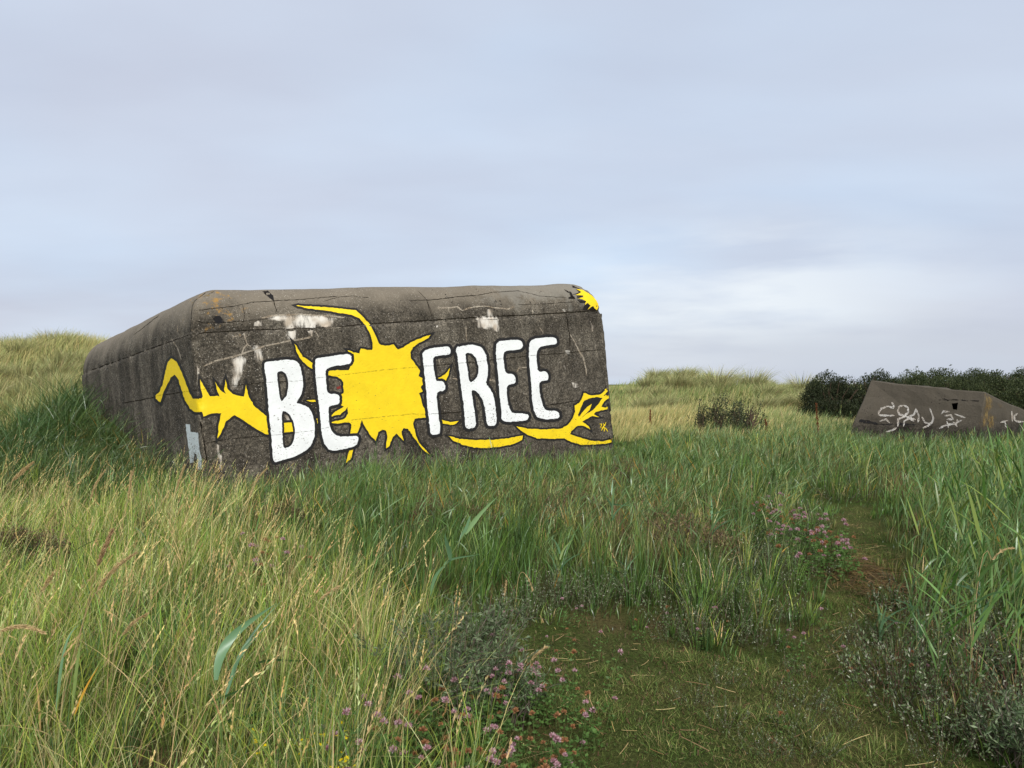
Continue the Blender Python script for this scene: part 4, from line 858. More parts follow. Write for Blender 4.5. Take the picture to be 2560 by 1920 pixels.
# --- reeds ---------------------------------------------------------------
def reed_parts(H, nl, seed, big=1.0, bias=0.0, bent=0.18, tint=(1, 1, 1)):
    r = np.random.default_rng(seed); st = Geo(); lf = Geo()
    t = np.linspace(0, 1, 7); lx = bent * H * t ** 2
    pts = np.stack([lx, r.normal(0, 0.01) * t, H * t * 0.97], -1)
    c0 = np.array((0.20, 0.24, 0.09)) * r.uniform(0.8, 1.2)
    tube(st, pts, 0.0028 * big, 0.0012 * big, c0, 4)
    for i in range(nl):
        tt = 0.18 + 0.82 * i / (nl - 1); p = np.array([np.interp(tt, t, pts[:, k]) for k in range(3)])
        side = (i % 2) * math.pi + r.normal(0, 0.5)
        az = side if r.random() > 0.45 else r.normal(bias, 0.5)
        el = r.uniform(1.05, 1.45) if i > nl - 3 else r.uniform(0.75, 1.3)
        ln = r.uniform(0.20, 0.36) * big * (0.75 + 0.35 * math.sin(tt * 3)); wd = r.uniform(0.010, 0.018) * big
        d = np.array([math.cos(az) * math.cos(el), math.sin(az) * math.cos(el), math.sin(el)])
        s = np.cross(d, [0, 0, 1]); s /= np.linalg.norm(s) + 1e-9
        tw = r.normal(0, 0.7); nrm = np.cross(s, d); s = s * math.cos(tw) + nrm * math.sin(tw)
        k = np.linspace(0, 1, 7); drop = r.uniform(0.05, 0.42)
        cl = p + d[None] * (ln * k)[:, None] + np.array([math.cos(az) * 0.12, math.sin(az) * 0.12, -1])[None] * (ln * drop * k ** 2.3)[:, None]
        w_ = wd * 0.5 * np.clip(np.interp(k, [0, 0.22, 0.6, 1], [0.45, 1, 0.7, 0.03]), 0, 1)
        A = cl - s * w_[:, None]; B = cl + s * w_[:, None]; Vv = np.stack([A, B], 1).reshape(-1, 3)
        j = np.arange(6) * 2; q = r.random()
        col = np.array((0.165, 0.265, 0.115)) if q < 0.40 else np.array((0.085, 0.160, 0.045)) if q < 0.72 else np.array((0.22, 0.26, 0.08)) if q < 0.972 else np.array((0.50, 0.32, 0.07))
        col = col * r.uniform(0.7, 1.25) * np.array(tint)
        lf.add(Vv, np.stack([j, j + 1, j + 3, j + 2], -1), None, col)
    return st, lf
REEDS = []
for i in range(10):
    st, lf = reed_parts(1.0, [6, 7, 8, 9][i % 4], 100 + i, 1.08, 0.0, [0.1, 0.2, 0.3][i % 3]); REEDS.append((st, lf, st.mesh('reed_stem'), lf.mesh('reed_foliage')))
for a in REEDS: a[2].materials.append(M_REED); a[3].materials.append(M_REED)
BIN = {'reeds right of the path': lambda x, y: 'tall green reed right of the path, ' + ('in the nearest clump' if y < 5 else 'at the right edge of the photo' if x / y > .62 else 'close beside the path' if y < 7.2 else 'in the far clump'),
  'reeds before the bunker': lambda x, y: 'green reed before the painted bunker, ' + ('below the letters BE' if x / y < -.2 else 'below the yellow splat' if x / y < -.12 else 'below the letters FREE' if x / y < .05 else 'below the yellow claw' if x / y < .16 else 'right of the bunker and left of the path')}
BIGR = []
for i in range(8):
    st, lf = reed_parts(1.0, [8, 9, 7, 10][i % 4], 180 + i, 1.22, 0.0, [0.06, 0.12, 0.2][i % 3], (0.78, 0.92, 0.62)); a_, b_ = st.mesh('reed_stem'), lf.mesh('reed_foliage'); a_.materials.append(M_REED); b_.materials.append(M_REED); BIGR.append((a_, b_))
def place_reed(x, y, h, rz, label, group, v=None, lean=0.0):
    if group in BIN: label = BIN[group](x, y)
    v = random.randrange(len(REEDS)) if v is None else v
    r = empty('reed', (x, y, float(terr(x, y)) - 0.01), rz, h); r.rotation_euler = (random.gauss(0, 0.06), lean + random.gauss(0, 0.06), rz)
    tag(r, label, 'reed', group)
    pair = BIGR[v % 8] if group == 'reeds right of the path' else REEDS[v][2:]
    for nm_, me_ in (('stem', pair[0]), ('foliage', pair[1])):
        c = bpy.data.objects.new(nm_, me_); COL.objects.link(c); c.parent = r
    return r
def reed_field(n, region, hfun, label, group, things):
    """things=True: separate objects"""
    xs_, ys_ = region(n)
    for x_, y_ in zip(xs_, ys_):
        place_reed(float(x_), float(y_), float(hfun(x_, y_)), random.gauss(0.0, 0.8), label, group)
def pick(cond, y0, y1, n, um=0.74):
    ox, oy = [], []
    while len(ox) < n:
        y = math.sqrt(random.random() * (y1 * y1 - y0 * y0) + y0 * y0); x = (random.random() * 2 - 1) * um * y
        a, b = np.array([x]), np.array([y])
        if in_bunk(a, b, -0.2)[0] or in_b2(a, b)[0] or in_clear(a, b)[0]: continue
        if cond(x, y): ox.append(x); oy.append(y)
    return ox, oy
# right hand reed stand
R1 = lambda n: pick(lambda x, y: x / y > 0.50 and float(clear_d(np.array([x]), np.array([y]))[0]) > 0.12, 3.6, 9.5, n)
reed_field(230, R1, lambda x, y: random.uniform(0.65, 1.05) * min(1.0, 0.55 + 0.5 * (x / y - 0.45) / 0.2, float(vis_cap(np.array([x]), np.array([y]))[0]) + .05), 'tall green reed standing at the right of the path', 'reeds right of the path', True)
R2 = lambda n: pick(lambda x, y: -0.30 < x / y < 0.40 and float(clear_d(np.array([x]), np.array([y]))[0]) > 0.5 and x > float(left_edge(y)) + 0.1, 5.6, 9.5, n)
reed_field(120, R2, lambda x, y: min(random.uniform(0.40, 0.68), float(vis_cap(np.array([x]), np.array([y]))[0]) + 0.05), 'green reed in the stand between the clearing and the painted bunker', 'reeds before the bunker', True)
for px, py, h, rz in ((140, 1500, .8, .2), (330, 1480, .75, 0), (820, 1420, .8, .1), (880, 1440, .7, .3), (950, 1600, .55, 0), (1010, 1640, .5, .4), (760, 1430, .72, .2)):
    a, b = gp(px, py); place_reed(a, b, h, rz, 'green reed sticking out of the pale grass on the left', 'reeds in the left grass', lean=0.2)
for k_ in range(34):
    px = [560, 700, 860, 930, 960, 980, 1010, 1130, 1235, 1260, 1290, 1420, 1500, 1540][k_ % 14] + random.gauss(0, 14); d_ = random.uniform(8.6, 10.4); x_ = wx(px, d_) if 'wx' in globals() else (px - 1280) / F * d_
    top_ = random.uniform(1085, 1150) if px > 800 else random.uniform(1140, 1190)
    place_reed(x_, d_, max(.3, EYE - (top_ - 960) / F * d_ - float(terr(x_, d_))) * .92, random.gauss(0, .8), 'ragged reed standing up against the foot of the painted wall', 'reeds overlapping the painted wall')
# the rest of the reed bed as one mass
def reed_mass(x, y, H, rz, tiltx, name, label, dark=None):
    G = Geo(); v = RNG.integers(0, len(REEDS), len(x)); z = terr(x, y)
    for k, (st, lf, _, _) in enumerate(REEDS):
        m = np.where(v == k)[0]
        if not len(m): continue
        for part in (st, lf):
            V0, Q0_, T0, C0 = part.arr(); h = H[m][:, None]; 
            X = V0[:, 0][None] * h; Y = V0[:, 1][None] * h; Z = V0[:, 2][None] * h
            t_ = tiltx[m][:, None]; X, Z = X * np.cos(t_) + Z * np.sin(t_), -X * np.sin(t_) + Z * np.cos(t_)
            c_, s_2 = np.cos(rz[m])[:, None], np.sin(rz[m])[:, None]
            Vv = np.stack([X * c_ - Y * s_2 + x[m][:, None], X * s_2 + Y * c_ + y[m][:, None], Z + z[m][:, None]], -1)
            nV = V0.shape[0]; Qd = (Q0_[None] + (np.arange(len(m)) * nV)[:, None, None]).reshape(-1, 4)
            tint = RNG.normal(1, 0.15, (len(m), 1, 1)); C = C0[None] * tint
            if dark is not None: C = C * dark[m][:, None, None]
            G.add(Vv.reshape(-1, 3), Qd, None, np.clip(C, 0.003, 0.9).reshape(-1, 3))
    o = link(name, G.mesh(name), M_REED); tag(o, label, 'reeds', kind='stuff')
xa, ya = frus(4.6, 23.0, 26, 0.95)
u = xa / ya; cdv = clear_d(xa, ya)
dens = np.where(u > 0.13, 1.0, 0.75) * (0.35 + 1.1 * fbm(xa * 0.5, ya * 0.5, 200))
ok = ~in_clear(xa, ya) & (cdv > 0.28) & (xa > left_edge(ya) + 0.1) & (RNG.random(len(xa)) < dens) & ((u > 0.42) | (ya > 6.5)); ok &= ~((ya > 19) & (u < 0.35))
xr, yr = xa[ok], ya[ok]
xb2, yb2 = frus(9.5, 18.5, 30, 0.95, -0.30); bankm = (yb2 < 18.0 - 3.5 * smooth((-xb2 / yb2 - 0.54) / .14)) & (xb2 / yb2 < -0.36) & (xb2 < left_edge(np.minimum(yb2, 12)) + 0.3); xb2, yb2 = xb2[bankm], yb2[bankm]
n1_, n2_ = len(xr), len(xb2); X_ = np.concatenate([xr, xb2]); Y_ = np.concatenate([yr, yb2])
Hh = np.concatenate([RNG.uniform(0.42, 0.78, n1_), RNG.uniform(0.45, 0.8, n2_)]) * np.where((X_ / Y_ > 0.5) & (Y_ > 9), 1.15, 1.0)
Hh = np.minimum(Hh, vis_cap(X_, Y_) * RNG.uniform(0.8, 1.12, len(X_)))
Tl = np.concatenate([RNG.normal(0.1, 0.12, n1_), RNG.normal(0.55, 0.15, n2_)]); dk = np.concatenate([np.ones(n1_), np.full(n2_, 0.62)])
reed_mass(X_, Y_, Hh, RNG.normal(0, 0.7, len(X_)), Tl, 'reed_bed', 'bed of bluish green reeds spreading from the bunkers to the path', dk)

# --- marram tussocks on the dunes (things) --------------------------------
TUS = []
for i in range(5):
    r = np.random.default_rng(300 + i); G = Geo(); n = 420
    a = r.random(n) * 2 * math.pi; q = np.sqrt(r.random(n)) * 0.30
    P = np.stack([np.cos(a) * q, np.sin(a) * q, np.zeros(n) - 0.03], -1)
    D = np.stack([np.cos(a) * 0.8 + 0.45, np.sin(a) * 0.8], -1); D /= np.linalg.norm(D, axis=1, keepdims=True)
    cb = colmix(n, [BR, (0.14, 0.13, 0.06), OL], [2, 2, 1]); ct = colmix(n, [(0.46, 0.48, 0.23), (0.58, 0.56, 0.30), (0.34, 0.39, 0.17)], [2, 2, 2])
    blades(G, P, r.uniform(0.45, 0.95, n), r.uniform(0.008, 0.016, n), D, r.uniform(0.15, 0.85, n), r.uniform(0.05, 0.35, n), 4, cb, ct)
    me_ = G.mesh('tussock_blades'); me_.materials.append(M_GRASS); TUS.append(me_)
def tussock(px, d, s, label, group):
    x_ = (px - 1280) / F * d; o = bpy.data.objects.new('marram_tussock', random.choice(TUS)); COL.objects.link(o)
    o.location = (x_, d, float(terr(x_, d)) - 0.02); o.scale = (s * random.uniform(1, 1.4), s * random.uniform(1, 1.4), s); o.rotation_euler = (0, 0, random.gauss(0, 0.4))
    tag(o, label, 'grass tussock', group)
for i in range(34):
    tussock(random.uniform(1540, 2060), random.uniform(29, 40), random.uniform(0.7, 1.15), 'marram grass tussock on the low dune right of the painted bunker', 'tussocks on the right dune')
for i in range(36):
    tussock(random.uniform(-80, 260), random.uniform(20, 30), random.uniform(0.7, 1.1), 'marram grass tussock on the dune left of the painted bunker', 'tussocks on the left dune')
for px, d, s, lb in ((1800, 33, 1.5, 'large brown based marram tussock in the middle of the right dune'), (1880, 34.5, 1.5, 'broad marram tussock on the crest of the right dune'), (1690, 33.5, 1.35, 'rounded marram tussock at the left shoulder of the right dune'), (2010, 33, 1.3, 'marram tussock beside the dark thicket')):
    tussock(px, d, s, lb, None)

# --- dark thicket (things) ------------------------------------------------
def shrub(name, x, y, rx, ry, h, seed, label, group, pal, n=9000, leaf=(0.05, 0.02), sh=0.25, ragged=0.25, cat='shrub'):
    r = np.random.default_rng(seed); z0 = float(terr(x, y)); root = empty(name, (x, y, z0)); tag(root, label, cat, group)
    T = Geo(); tips = []
    nb = 16
    for i in range(nb):
        a = r.random() * 2 * math.pi; q = math.sqrt(r.random()); e = np.array([math.cos(a) * q * rx * .8, math.sin(a) * q * ry * .8, h * (0.55 + 0.35 * math.sqrt(max(0, 1 - q * q)))])
        mid = e * np.array([.45, .45, .5]) + r.normal(0, .05, 3); pts = np.array([[0, 0, -0.05], mid * .5 + r.normal(0, .03, 3), mid, e * .75 + r.normal(0, .04, 3), e])
        tube(T, pts, 0.03 * h, 0.006 * h, (0.10, 0.075, 0.055), 5)
    o = link('trunk', T.mesh('shrub_trunk'), M_TWIG, root)
    Cg = Geo()
    nc = int(28 * rx * ry) + 14; a = r.random(nc) * 2 * math.pi; el = np.arcsin(r.random(nc)); cc = np.stack([np.cos(a) * np.cos(el) * rx, np.sin(a) * np.cos(el) * ry, np.sin(el) * h * 0.92], -1) * r.uniform(0.72, 1.0, (nc, 1))
    cc[:, 2] = np.maximum(cc[:, 2], 0.08 * h); rad = r.uniform(0.20, 0.36, nc) * min(h, 1.4)
    k = r.integers(0, nc, n); dv = r.normal(0, 1, (n, 3)); dv /= np.linalg.norm(dv, axis=1, keepdims=True)
    P = cc[k] + dv * (rad[k] * r.random(n) ** 0.4)[:, None] * np.array([1, 1, 0.8])
    P[:, 2] = np.abs(P[:, 2])
    D = dv * 0.7 + np.array([0.15, 0, 0.8]) + r.normal(0, .35, (n, 3))
    p_ = np.array(pal); col = p_[r.integers(0, len(p_), n)] * (np.clip(r.normal(1, .12, nc), .75, 1.3)[k])[:, None] * r.uniform(.75, 1.25, (n, 1))
    leaves(Cg, P, D, r.uniform(.7, 1.4, n) * leaf[0], r.uniform(.8, 1.2, n) * leaf[1], col)
    # shoots above the crown
    ns = int(nc * 2.2); kk = r.integers(0, nc, ns); b0 = cc[kk] + np.array([0, 0, 1]) * (rad[kk] * 0.6)[:, None] + r.normal(0, .08, (ns, 3))
    for j in range(12):
        tt = j / 12; P = b0 + np.stack([0.05 * tt + r.normal(0, .012, ns), r.normal(0, .012, ns), sh * tt * r.uniform(.8, 1.1, ns)], -1)
        leaves(Cg, P, np.stack([r.normal(0, .7, ns), r.normal(0, .7, ns), np.full(ns, .9)], -1), leaf[0] * .9, leaf[1], p_[r.integers(0, len(p_), ns)] * 1.15)
    link('crown', Cg.mesh('shrub_crown'), M_SHRUB, root); return root
DK = [(0.022, 0.030, 0.016), (0.032, 0.043, 0.021), (0.052, 0.064, 0.032)]
DK2 = [(0.030, 0.043, 0.019), (0.045, 0.061, 0.026), (0.072, 0.088, 0.038)]
def wx(px, d): return (px - 1280) / F * d
shrub('evergreen_shrub', wx(2085, 27), 27, 1.12, 1.3, 1.68, 1, 'dark rounded evergreen shrub at the left end of the thicket', None, DK, 34000, (0.06, 0.024), 0.06)
shrub('evergreen_shrub', wx(2180, 27.6), 27.6, 1.2, 1.3, 1.74, 2, 'dark dense shrub right behind the sunken bunker left corner', None, DK, 34000, (0.06, 0.024), 0.06)
LBT = ['olive thicket shrub behind the middle of the sunken bunker', 'olive thicket shrub above the loophole of the sunken bunker', 'olive thicket shrub behind the ochre corner of the sunken bunker', 'olive thicket shrub at the right edge of the picture', 'farther thicket shrub rising above the sunken bunker top', 'farther thicket shrub rising behind the ochre corner', 'farther thicket shrub at the right edge of the picture', 'outermost thicket shrub just past the right edge']
for i, (px, d, rx, h) in enumerate(((2290, 28.5, 1.3, 1.5), (2385, 28, 1.3, 1.42), (2480, 28.5, 1.4, 1.36), (2570, 27.5, 1.4, 1.3), (2340, 31, 1.6, 1.40), (2470, 31, 1.6, 1.42), (2600, 31, 1.6, 1.36), (2690, 28, 1.5, 1.2))):
    shrub('evergreen_shrub', wx(px, d), d, rx, 1.3, h, 10 + i, LBT[i], 'shrubs of the long thicket', DK2, 26000, (0.06, 0.024), 0.05)
# small ragged shrubs half way to the dune
for i, (px, d, rx, h, lb) in enumerate(((1795, 22.5, 0.32, 0.98, 'left of two small dark bushes before the right dune'), (1872, 22.0, 0.42, 1.0, 'right of two small dark bushes before the right dune'), (1838, 23.2, 0.30, 0.75, 'low dark bush between the two small bushes'), (1755, 22.5, 0.15, 0.72, 'thin dark sapling beside the small dark bushes'))):
    shrub('small_bush', wx(px, d), d, rx, 0.25, h, 40 + i, lb, None, [(0.030, 0.040, 0.022), (0.045, 0.058, 0.030), (0.07, 0.08, 0.045)], 350 if rx < .2 else 900, (0.075, 0.024), 0.34, cat='bush')
# withered brown scrub patches
BRP = [(0.16, 0.115, 0.065), (0.11, 0.08, 0.05), (0.20, 0.15, 0.08), (0.09, 0.09, 0.04)]
for i, (px, py, rx, h, lb) in enumerate(((1560, 1225, 0.75, 0.46, 'withered brown scrub at the right foot of the painted bunker'), (1715, 1420, 0.50, 0.50, 'withered brown scrub among the reeds left of the path'), (690, 1330, 0.45, 0.30, 'withered brown scrub before the letter B'), (1120, 1330, 0.5, 0.33, 'low brown scrub before the letter F'), (60, 1440, 0.4, 0.4, 'brown scrub at the left edge of the grass'), (1440, 1300, 0.5, 0.32, 'small brown scrub before the yellow claw'))):
    a, b = gp(px, py); shrub('withered_shrub', a, b, rx, rx * .7, h, 60 + i, lb, None, BRP, 4200, (0.022, 0.011), 0.10)

# --- creeping willow (things) ---------------------------------------------
WIL = []
for i in range(6):
    r = np.random.default_rng(500 + i); T = Geo(); Lf = Geo()
    for j in range(26):
        a = r.random() * 2 * math.pi; q = r.random() * 0.22; ln = r.uniform(0.14, 0.36); el = r.uniform(0.7, 1.45)
        b0 = np.array([math.cos(a) * q, math.sin(a) * q, 0]); d = np.array([math.cos(a) * math.cos(el), math.sin(a) * math.cos(el), math.sin(el)])
        k = np.linspace(0, 1, 5)[:, None]; pts = b0 + d * ln * k + np.array([0.04, 0, 0.03]) * k ** 2 + r.normal(0, .004, (5, 3))
        tube(T, pts, 0.0020, 0.0009, (0.10, 0.07, 0.055), 3)
        m = 24; kk = r.uniform(0.15, 1, m); P = np.stack([np.interp(kk, np.linspace(0, 1, 5), pts[:, c]) for c in range(3)], -1)
        dd = d + r.normal(0, .6, (m, 3)); col = np.array([(0.11, 0.16, 0.070), (0.19, 0.23, 0.14), (0.060, 0.095, 0.036), (0.36, 0.38, 0.30)])[r.choice(4, m, p=[.4, .2, .34, .06])] * r.uniform(.8, 1.2, (m, 1))
        leaves(Lf, P, dd, r.uniform(.013, .024, m), r.uniform(.006, .010, m), col)
    a_, b_ = T.mesh('willow_stems'), Lf.mesh('willow_leaves'); a_.materials.append(M_TWIG); b_.materials.append(M_SHRUB); WIL.append((a_, b_))
def willow(x, y, s, label, group):
    label += (', low and spreading' if s < .85 else ', taller than most'); v = random.choice(WIL); r = empty('creeping_willow', (x, y, float(terr(x, y)) - 0.01), random.uniform(0, 6.28), s); r.scale = (s, s, s * random.uniform(.75, 1.15)); tag(r, label, 'low shrub', group)
    for nm_, me_ in (('stems', v[0]), ('foliage', v[1])):
        c = bpy.data.objects.new(nm_, me_); COL.objects.link(c); c.parent = r
def ring_w(n, cond, y0, y1, s0, s1, label, group):
    c = 0
    while c < n:
        y = math.sqrt(random.random() * (y1 * y1 - y0 * y0) + y0 * y0); x = random.uniform(-.3, .78) * y; A, B = np.array([x]), np.array([y])
        if (in_clear(A, B)[0] and random.random() < .95) or not cond(x, y, float(clear_d(A, B)[0])): continue
        willow(x, y, random.uniform(s0, s1), label, group); c += 1
ring_w(32, lambda x, y, d: x / y > 0.40 and d < 0.95, 3.0, 5.6, 0.7, 1.15, 'silvery creeping willow at the right side of the clearing', 'creeping willows right of the clearing')
ring_w(60, lambda x, y, d: 0.0 < x / y < 0.39 and d < 0.75, 4.6, 8.5, 0.6, 1.0, 'silvery creeping willow along the far side of the clearing', 'creeping willows beyond the clearing')
ring_w(10, lambda x, y, d: x / y > 0.32, 10.4, 12.5, 0.9, 1.3, 'grey green willow scrub where the path ends', 'willow scrub at the path end')
for i in range(14):
    a, b = gp(1760 - 0 + random.uniform(-200, 600), random.uniform(1600, 1900)); willow(a, b, random.uniform(.3, .6), 'small silvery willow sprig growing in the turf', 'willow sprigs in the turf')

# --- grey twiggy bush in the centre foreground
def twiggy(px, py, h, rx, seed, label):
    x, y = gp(px, py); r = np.random.default_rng(seed); root = empty('twiggy_bush', (x, y, float(terr(x, y)))); tag(root, label, 'bush')
    T = Geo(); Lf = Geo()
    for j in range(30):
        a = r.random() * 2 * math.pi; q = r.random() * rx * .5; el = r.uniform(0.85, 1.5); ln = h * r.uniform(.6, 1.05)
        b0 = np.array([math.cos(a) * q, math.sin(a) * q, 0]); d = np.array([math.cos(a) * math.cos(el), math.sin(a) * math.cos(el), math.sin(el)])
        k = np.linspace(0, 1, 7)[:, None]; pts = b0 + d * ln * k + r.normal(0, .008, (7, 3)); tube(T, pts, 0.0035, 0.001, (0.13, 0.11, 0.09), 4)
        for s in range(9):
            t0 = r.uniform(.15, .85); p0 = np.array([np.interp(t0, k[:, 0], pts[:, c]) for c in range(3)]); dd = d * .6 + r.normal(0, .5, 3); dd /= np.linalg.norm(dd)
            l2 = r.uniform(.05, .14); tube(T, np.array([p0, p0 + dd * l2 * .5 + r.normal(0, .004, 3), p0 + dd * l2]), 0.0014, 0.0006, (0.15, 0.13, 0.11), 3)
            if t0 > .35:
                m = 13; kk = r.random((m, 1)); leaves(Lf, p0 + dd * l2 * kk, dd + r.normal(0, .6, (m, 3)), r.uniform(.022, .038, m), r.uniform(.005, .009, m), np.array([(0.09, 0.14, 0.065), (0.17, 0.22, 0.13), (0.055, 0.085, 0.035)])[r.integers(0, 3, m)] * r.uniform(.8, 1.2, (m, 1)))
    link('branches', T.mesh('bush_branches'), M_TWIG, root); link('foliage', Lf.mesh('bush_foliage'), M_SHRUB, root)
twiggy(1130, 1790, 0.52, 0.32, 1, 'tall grey leaved twiggy bush at the left side of the clearing')
twiggy(1230, 1830, 0.36, 0.30, 2, 'low grey twiggy bush beside the clover at the clearing edge')
twiggy(1185, 1700, 0.45, 0.22, 3, 'grey leaved bush behind the tall twiggy bush')
twiggy(2560, 1900, 0.34, 0.26, 4, 'silver leaved bush in the bottom right corner')
twiggy(2530, 1720, 0.30, 0.22, 5, 'silver leaved bush at the right edge under the reeds')

# --- clover and yellow flowers ---------------------------------------------
def clover_proto(seed, pink, stemh):
    r = np.random.default_rng(seed); st = Geo(); hd = Geo(); lf = Geo()
    pts = np.array([[0, 0, 0], [0.006, 0, stemh * .4], [0.02, 0.004, stemh * .8], [0.03, 0.005, stemh]]); tube(st, pts, .0018, .0012, (0.10, 0.15, 0.05), 4)
    n = 70; dv = r.normal(0, 1, (n, 3)); dv[:, 2] = np.abs(dv[:, 2]) * 1.0 - 0.35; dv /= np.linalg.norm(dv, axis=1, keepdims=True)
    cpal = np.array([(0.56, 0.33, 0.41), (0.66, 0.50, 0.54), (0.36, 0.18, 0.21)] if pink else [(0.40, 0.20, 0.09), (0.28, 0.14, 0.07), (0.50, 0.28, 0.16)])
    leaves(hd, pts[-1] + dv * 0.003, dv + np.array([0, 0, .35]), r.uniform(.010, .016, n), .0045, cpal[r.integers(0, 3, n)] * r.uniform(.8, 1.15, (n, 1)))
    for j in range(11):
        a = r.random() * 6.28; p = np.array([np.interp(.1 + .07 * j, [0, .4, .8, 1], pts[:, c]) for c in range(3)]) + np.array([math.cos(a), math.sin(a), .2]) * r.uniform(.015, .04)
        for t in range(3):
            b = a + (t - 1) * 1.5; leaves(lf, p[None], np.array([[math.cos(b), math.sin(b), .3]]), .020, .012, np.array([(0.08, 0.15, 0.04)]) * r.uniform(.8, 1.3))
    out_ = []
    for g_, nm_, m_ in ((st, 'clover_stem', M_GRASS), (hd, 'clover_head', M_PETAL), (lf, 'clover_leaves', M_GRASS)): me_ = g_.mesh(nm_); me_.materials.append(m_); out_.append(me_)
    return out_
CLV = [(True, clover_proto(i, True, h)) for i, h in enumerate((.16, .22, .28, .2))] + [(False, clover_proto(9 + i, False, h)) for i, h in enumerate((.15, .22, .18))]
def clover(x, y, s, where, group, sink=0.0, wither=0.42):
    wantp = random.random() > wither; pink, v = random.choice([c for c in CLV if c[0] == wantp])
    r = empty('clover', (x, y, float(terr(x, y)) - sink), random.uniform(0, 6.28), s)
    tag(r, ('pink clover flower ' if pink else 'faded brown clover head ') + where, 'flower', ('pink ' if pink else 'faded ') + group); r.rotation_euler = (random.gauss(0, .12), random.gauss(0, .12), r.rotation_euler[2])
    for nm_, me_ in zip(('stem', 'flower_head', 'leaves'), v): c = bpy.data.objects.new(nm_, me_); COL.objects.link(c); c.parent = r
for i in range(165):
    px = random.gauss(1220, 150); py = random.uniform(1760, 2120)
    if py < 1850: px = random.gauss(1260, 70)
    if i % 5 == 0: px += 130
    px = min(px, 1400 + max(0, (2050 - py)) * 0.55); a, b = gp(px, py); clover(a, b, random.uniform(.75, 1.2), 'in the patch at the bottom centre', 'clover at the bottom centre')
for i in range(22):
    a, b = gp(random.uniform(800, 1120), random.uniform(1850, 2100)); clover(a, b, random.uniform(1.0, 1.4), 'among the left foreground grass', 'clover in the left grass')
for i in range(120):
    t = random.random(); px = 1900 + 200 * t + random.gauss(0, 28); py = 1330 + 130 * t + random.gauss(0, 24); a, b = gp(px, py); clover(a, b, random.uniform(1.1, 1.6), 'in the patch left of the path', 'clover left of the path', wither=0.4)
for i in range(26):
    a, b = gp(random.uniform(1180, 1950), random.uniform(1560, 1680)); clover(a, b, random.uniform(.6, .95), 'at the far edge of the clearing', 'clover beyond the clearing', 0.03)
for i in range(24):
    a, b = gp(random.gauss(655, 35), random.gauss(1490, 25)); clover(a, b, random.uniform(1.3, 1.7), 'in the small patch before the letter B', 'clover before the letter B')
for i in range(14):
    a, b = gp(random.uniform(1950, 2450), random.uniform(1600, 1850)); clover(a, b, random.uniform(.6, .9), 'among the willows right of the clearing', 'clover among the willows', 0.02)
def yellow_proto(seed):
    r = np.random.default_rng(seed); st = Geo(); hd = Geo(); h = r.uniform(.22, .32)
    tube(st, np.array([[0, 0, 0], [.01, 0, h * .5], [.015, .01, h]]), .002, .0012, (0.10, 0.12, 0.04), 4)
    for j in range(9):
        z = h * (.5 + .06 * j); a = j * 2.4; p = np.array([.015 + math.cos(a) * .01, math.sin(a) * .01, z]); m = 5
        leaves(st, np.repeat(p[None], m, 0), np.array([math.cos(a), math.sin(a), .4]) + r.normal(0, .3, (m, 3)), .022, .008, np.repeat(np.array([(0.30, 0.38, 0.10)]), m, 0))
        if j > 4: leaves(hd, np.repeat(p[None], 4, 0) + np.array([0, 0, .006]), np.array([math.cos(a), math.sin(a), .5]) + r.normal(0, .3, (4, 3)), .016, .008, np.repeat(np.array([(0.85, 0.68, 0.02)]), 4, 0))
    a_, b_ = st.mesh('yellow_stem'), hd.mesh('yellow_petals'); a_.materials.append(M_GRASS); b_.materials.append(M_PETAL); return a_, b_
YEL = [yellow_proto(i) for i in range(3)]
for i in range(20):
    a, b = gp(random.uniform(650, 880), random.uniform(1960, 2150)); v = random.choice(YEL); r = empty('rattle_flower', (a, b, float(terr(a, b))), random.uniform(0, 6.28), random.uniform(.8, 1.1))
    tag(r, 'yellow rattle flower near the bottom edge left of the clover', 'flower', 'yellow flowers at the bottom')
    for nm_, me_ in zip(('stem', 'petals'), v): c = bpy.data.objects.new(nm_, me_); COL.objects.link(c); c.parent = r

# --- plumed grass stalks (things) -------------------------------------------
def spline(P, n):
    P = np.asarray(P, float); t = np.linspace(0, 1, len(P)); q = np.linspace(0, 1, n)
    if len(P) < 3: return np.stack([np.interp(q, t, P[:, c]) for c in range(3)], -1)
    return np.stack([np.polyval(np.polyfit(t, P[:, c], min(3, len(P) - 1)), q) for c in range(3)], -1)
def foot(px, d): x = wx(px, d); return np.array([x, d, float(terr(x, d))])
def plume(d, stem, head, label, fat=1.0, col=(0.56, 0.43, 0.23), thick=.0024):
    b = foot(stem[0][0] - 6, d); root = empty('seed_stalk', b); tag(root, label, 'seed stalk'); r = np.random.default_rng(abs(int(stem[0][0])) + 1)
    P = [b] + [np.array(pt(px, py, d)) for px, py in stem]; sp = spline(P, 14) - b; hp = spline([np.array(pt(px, py, d)) for px, py in [stem[-1]] + list(head)], 10) - b
    sp[-1] = hp[0]
    st = Geo(); pl = Geo(); tube(st, np.vstack([sp[:-1], hp]), thick, .0010, np.array(col) * .85, 4)
    n = int(420 * fat); k = r.random(n) ** .9; tt = np.linspace(0, 1, 10); Q_ = np.stack([np.interp(k, tt, hp[:, c]) for c in range(3)], -1); dd = hp[-1] - hp[0]; dd /= np.linalg.norm(dd)
    f_ = np.sin(np.clip(k * .92 + .08, 0, 1) * 3.05) * fat
    leaves(pl, Q_ + r.normal(0, .0035, (n, 3)) * f_[:, None], dd + r.normal(0, .26, (n, 3)), r.uniform(.012, .024, n), .0036, np.array(col) * r.uniform(.7, 1.2, (n, 1)))
    link('stalk', st.mesh('plume_stalk'), M_GRASS, root); link('seed_head', pl.mesh('plume_head'), M_GRASS, root)
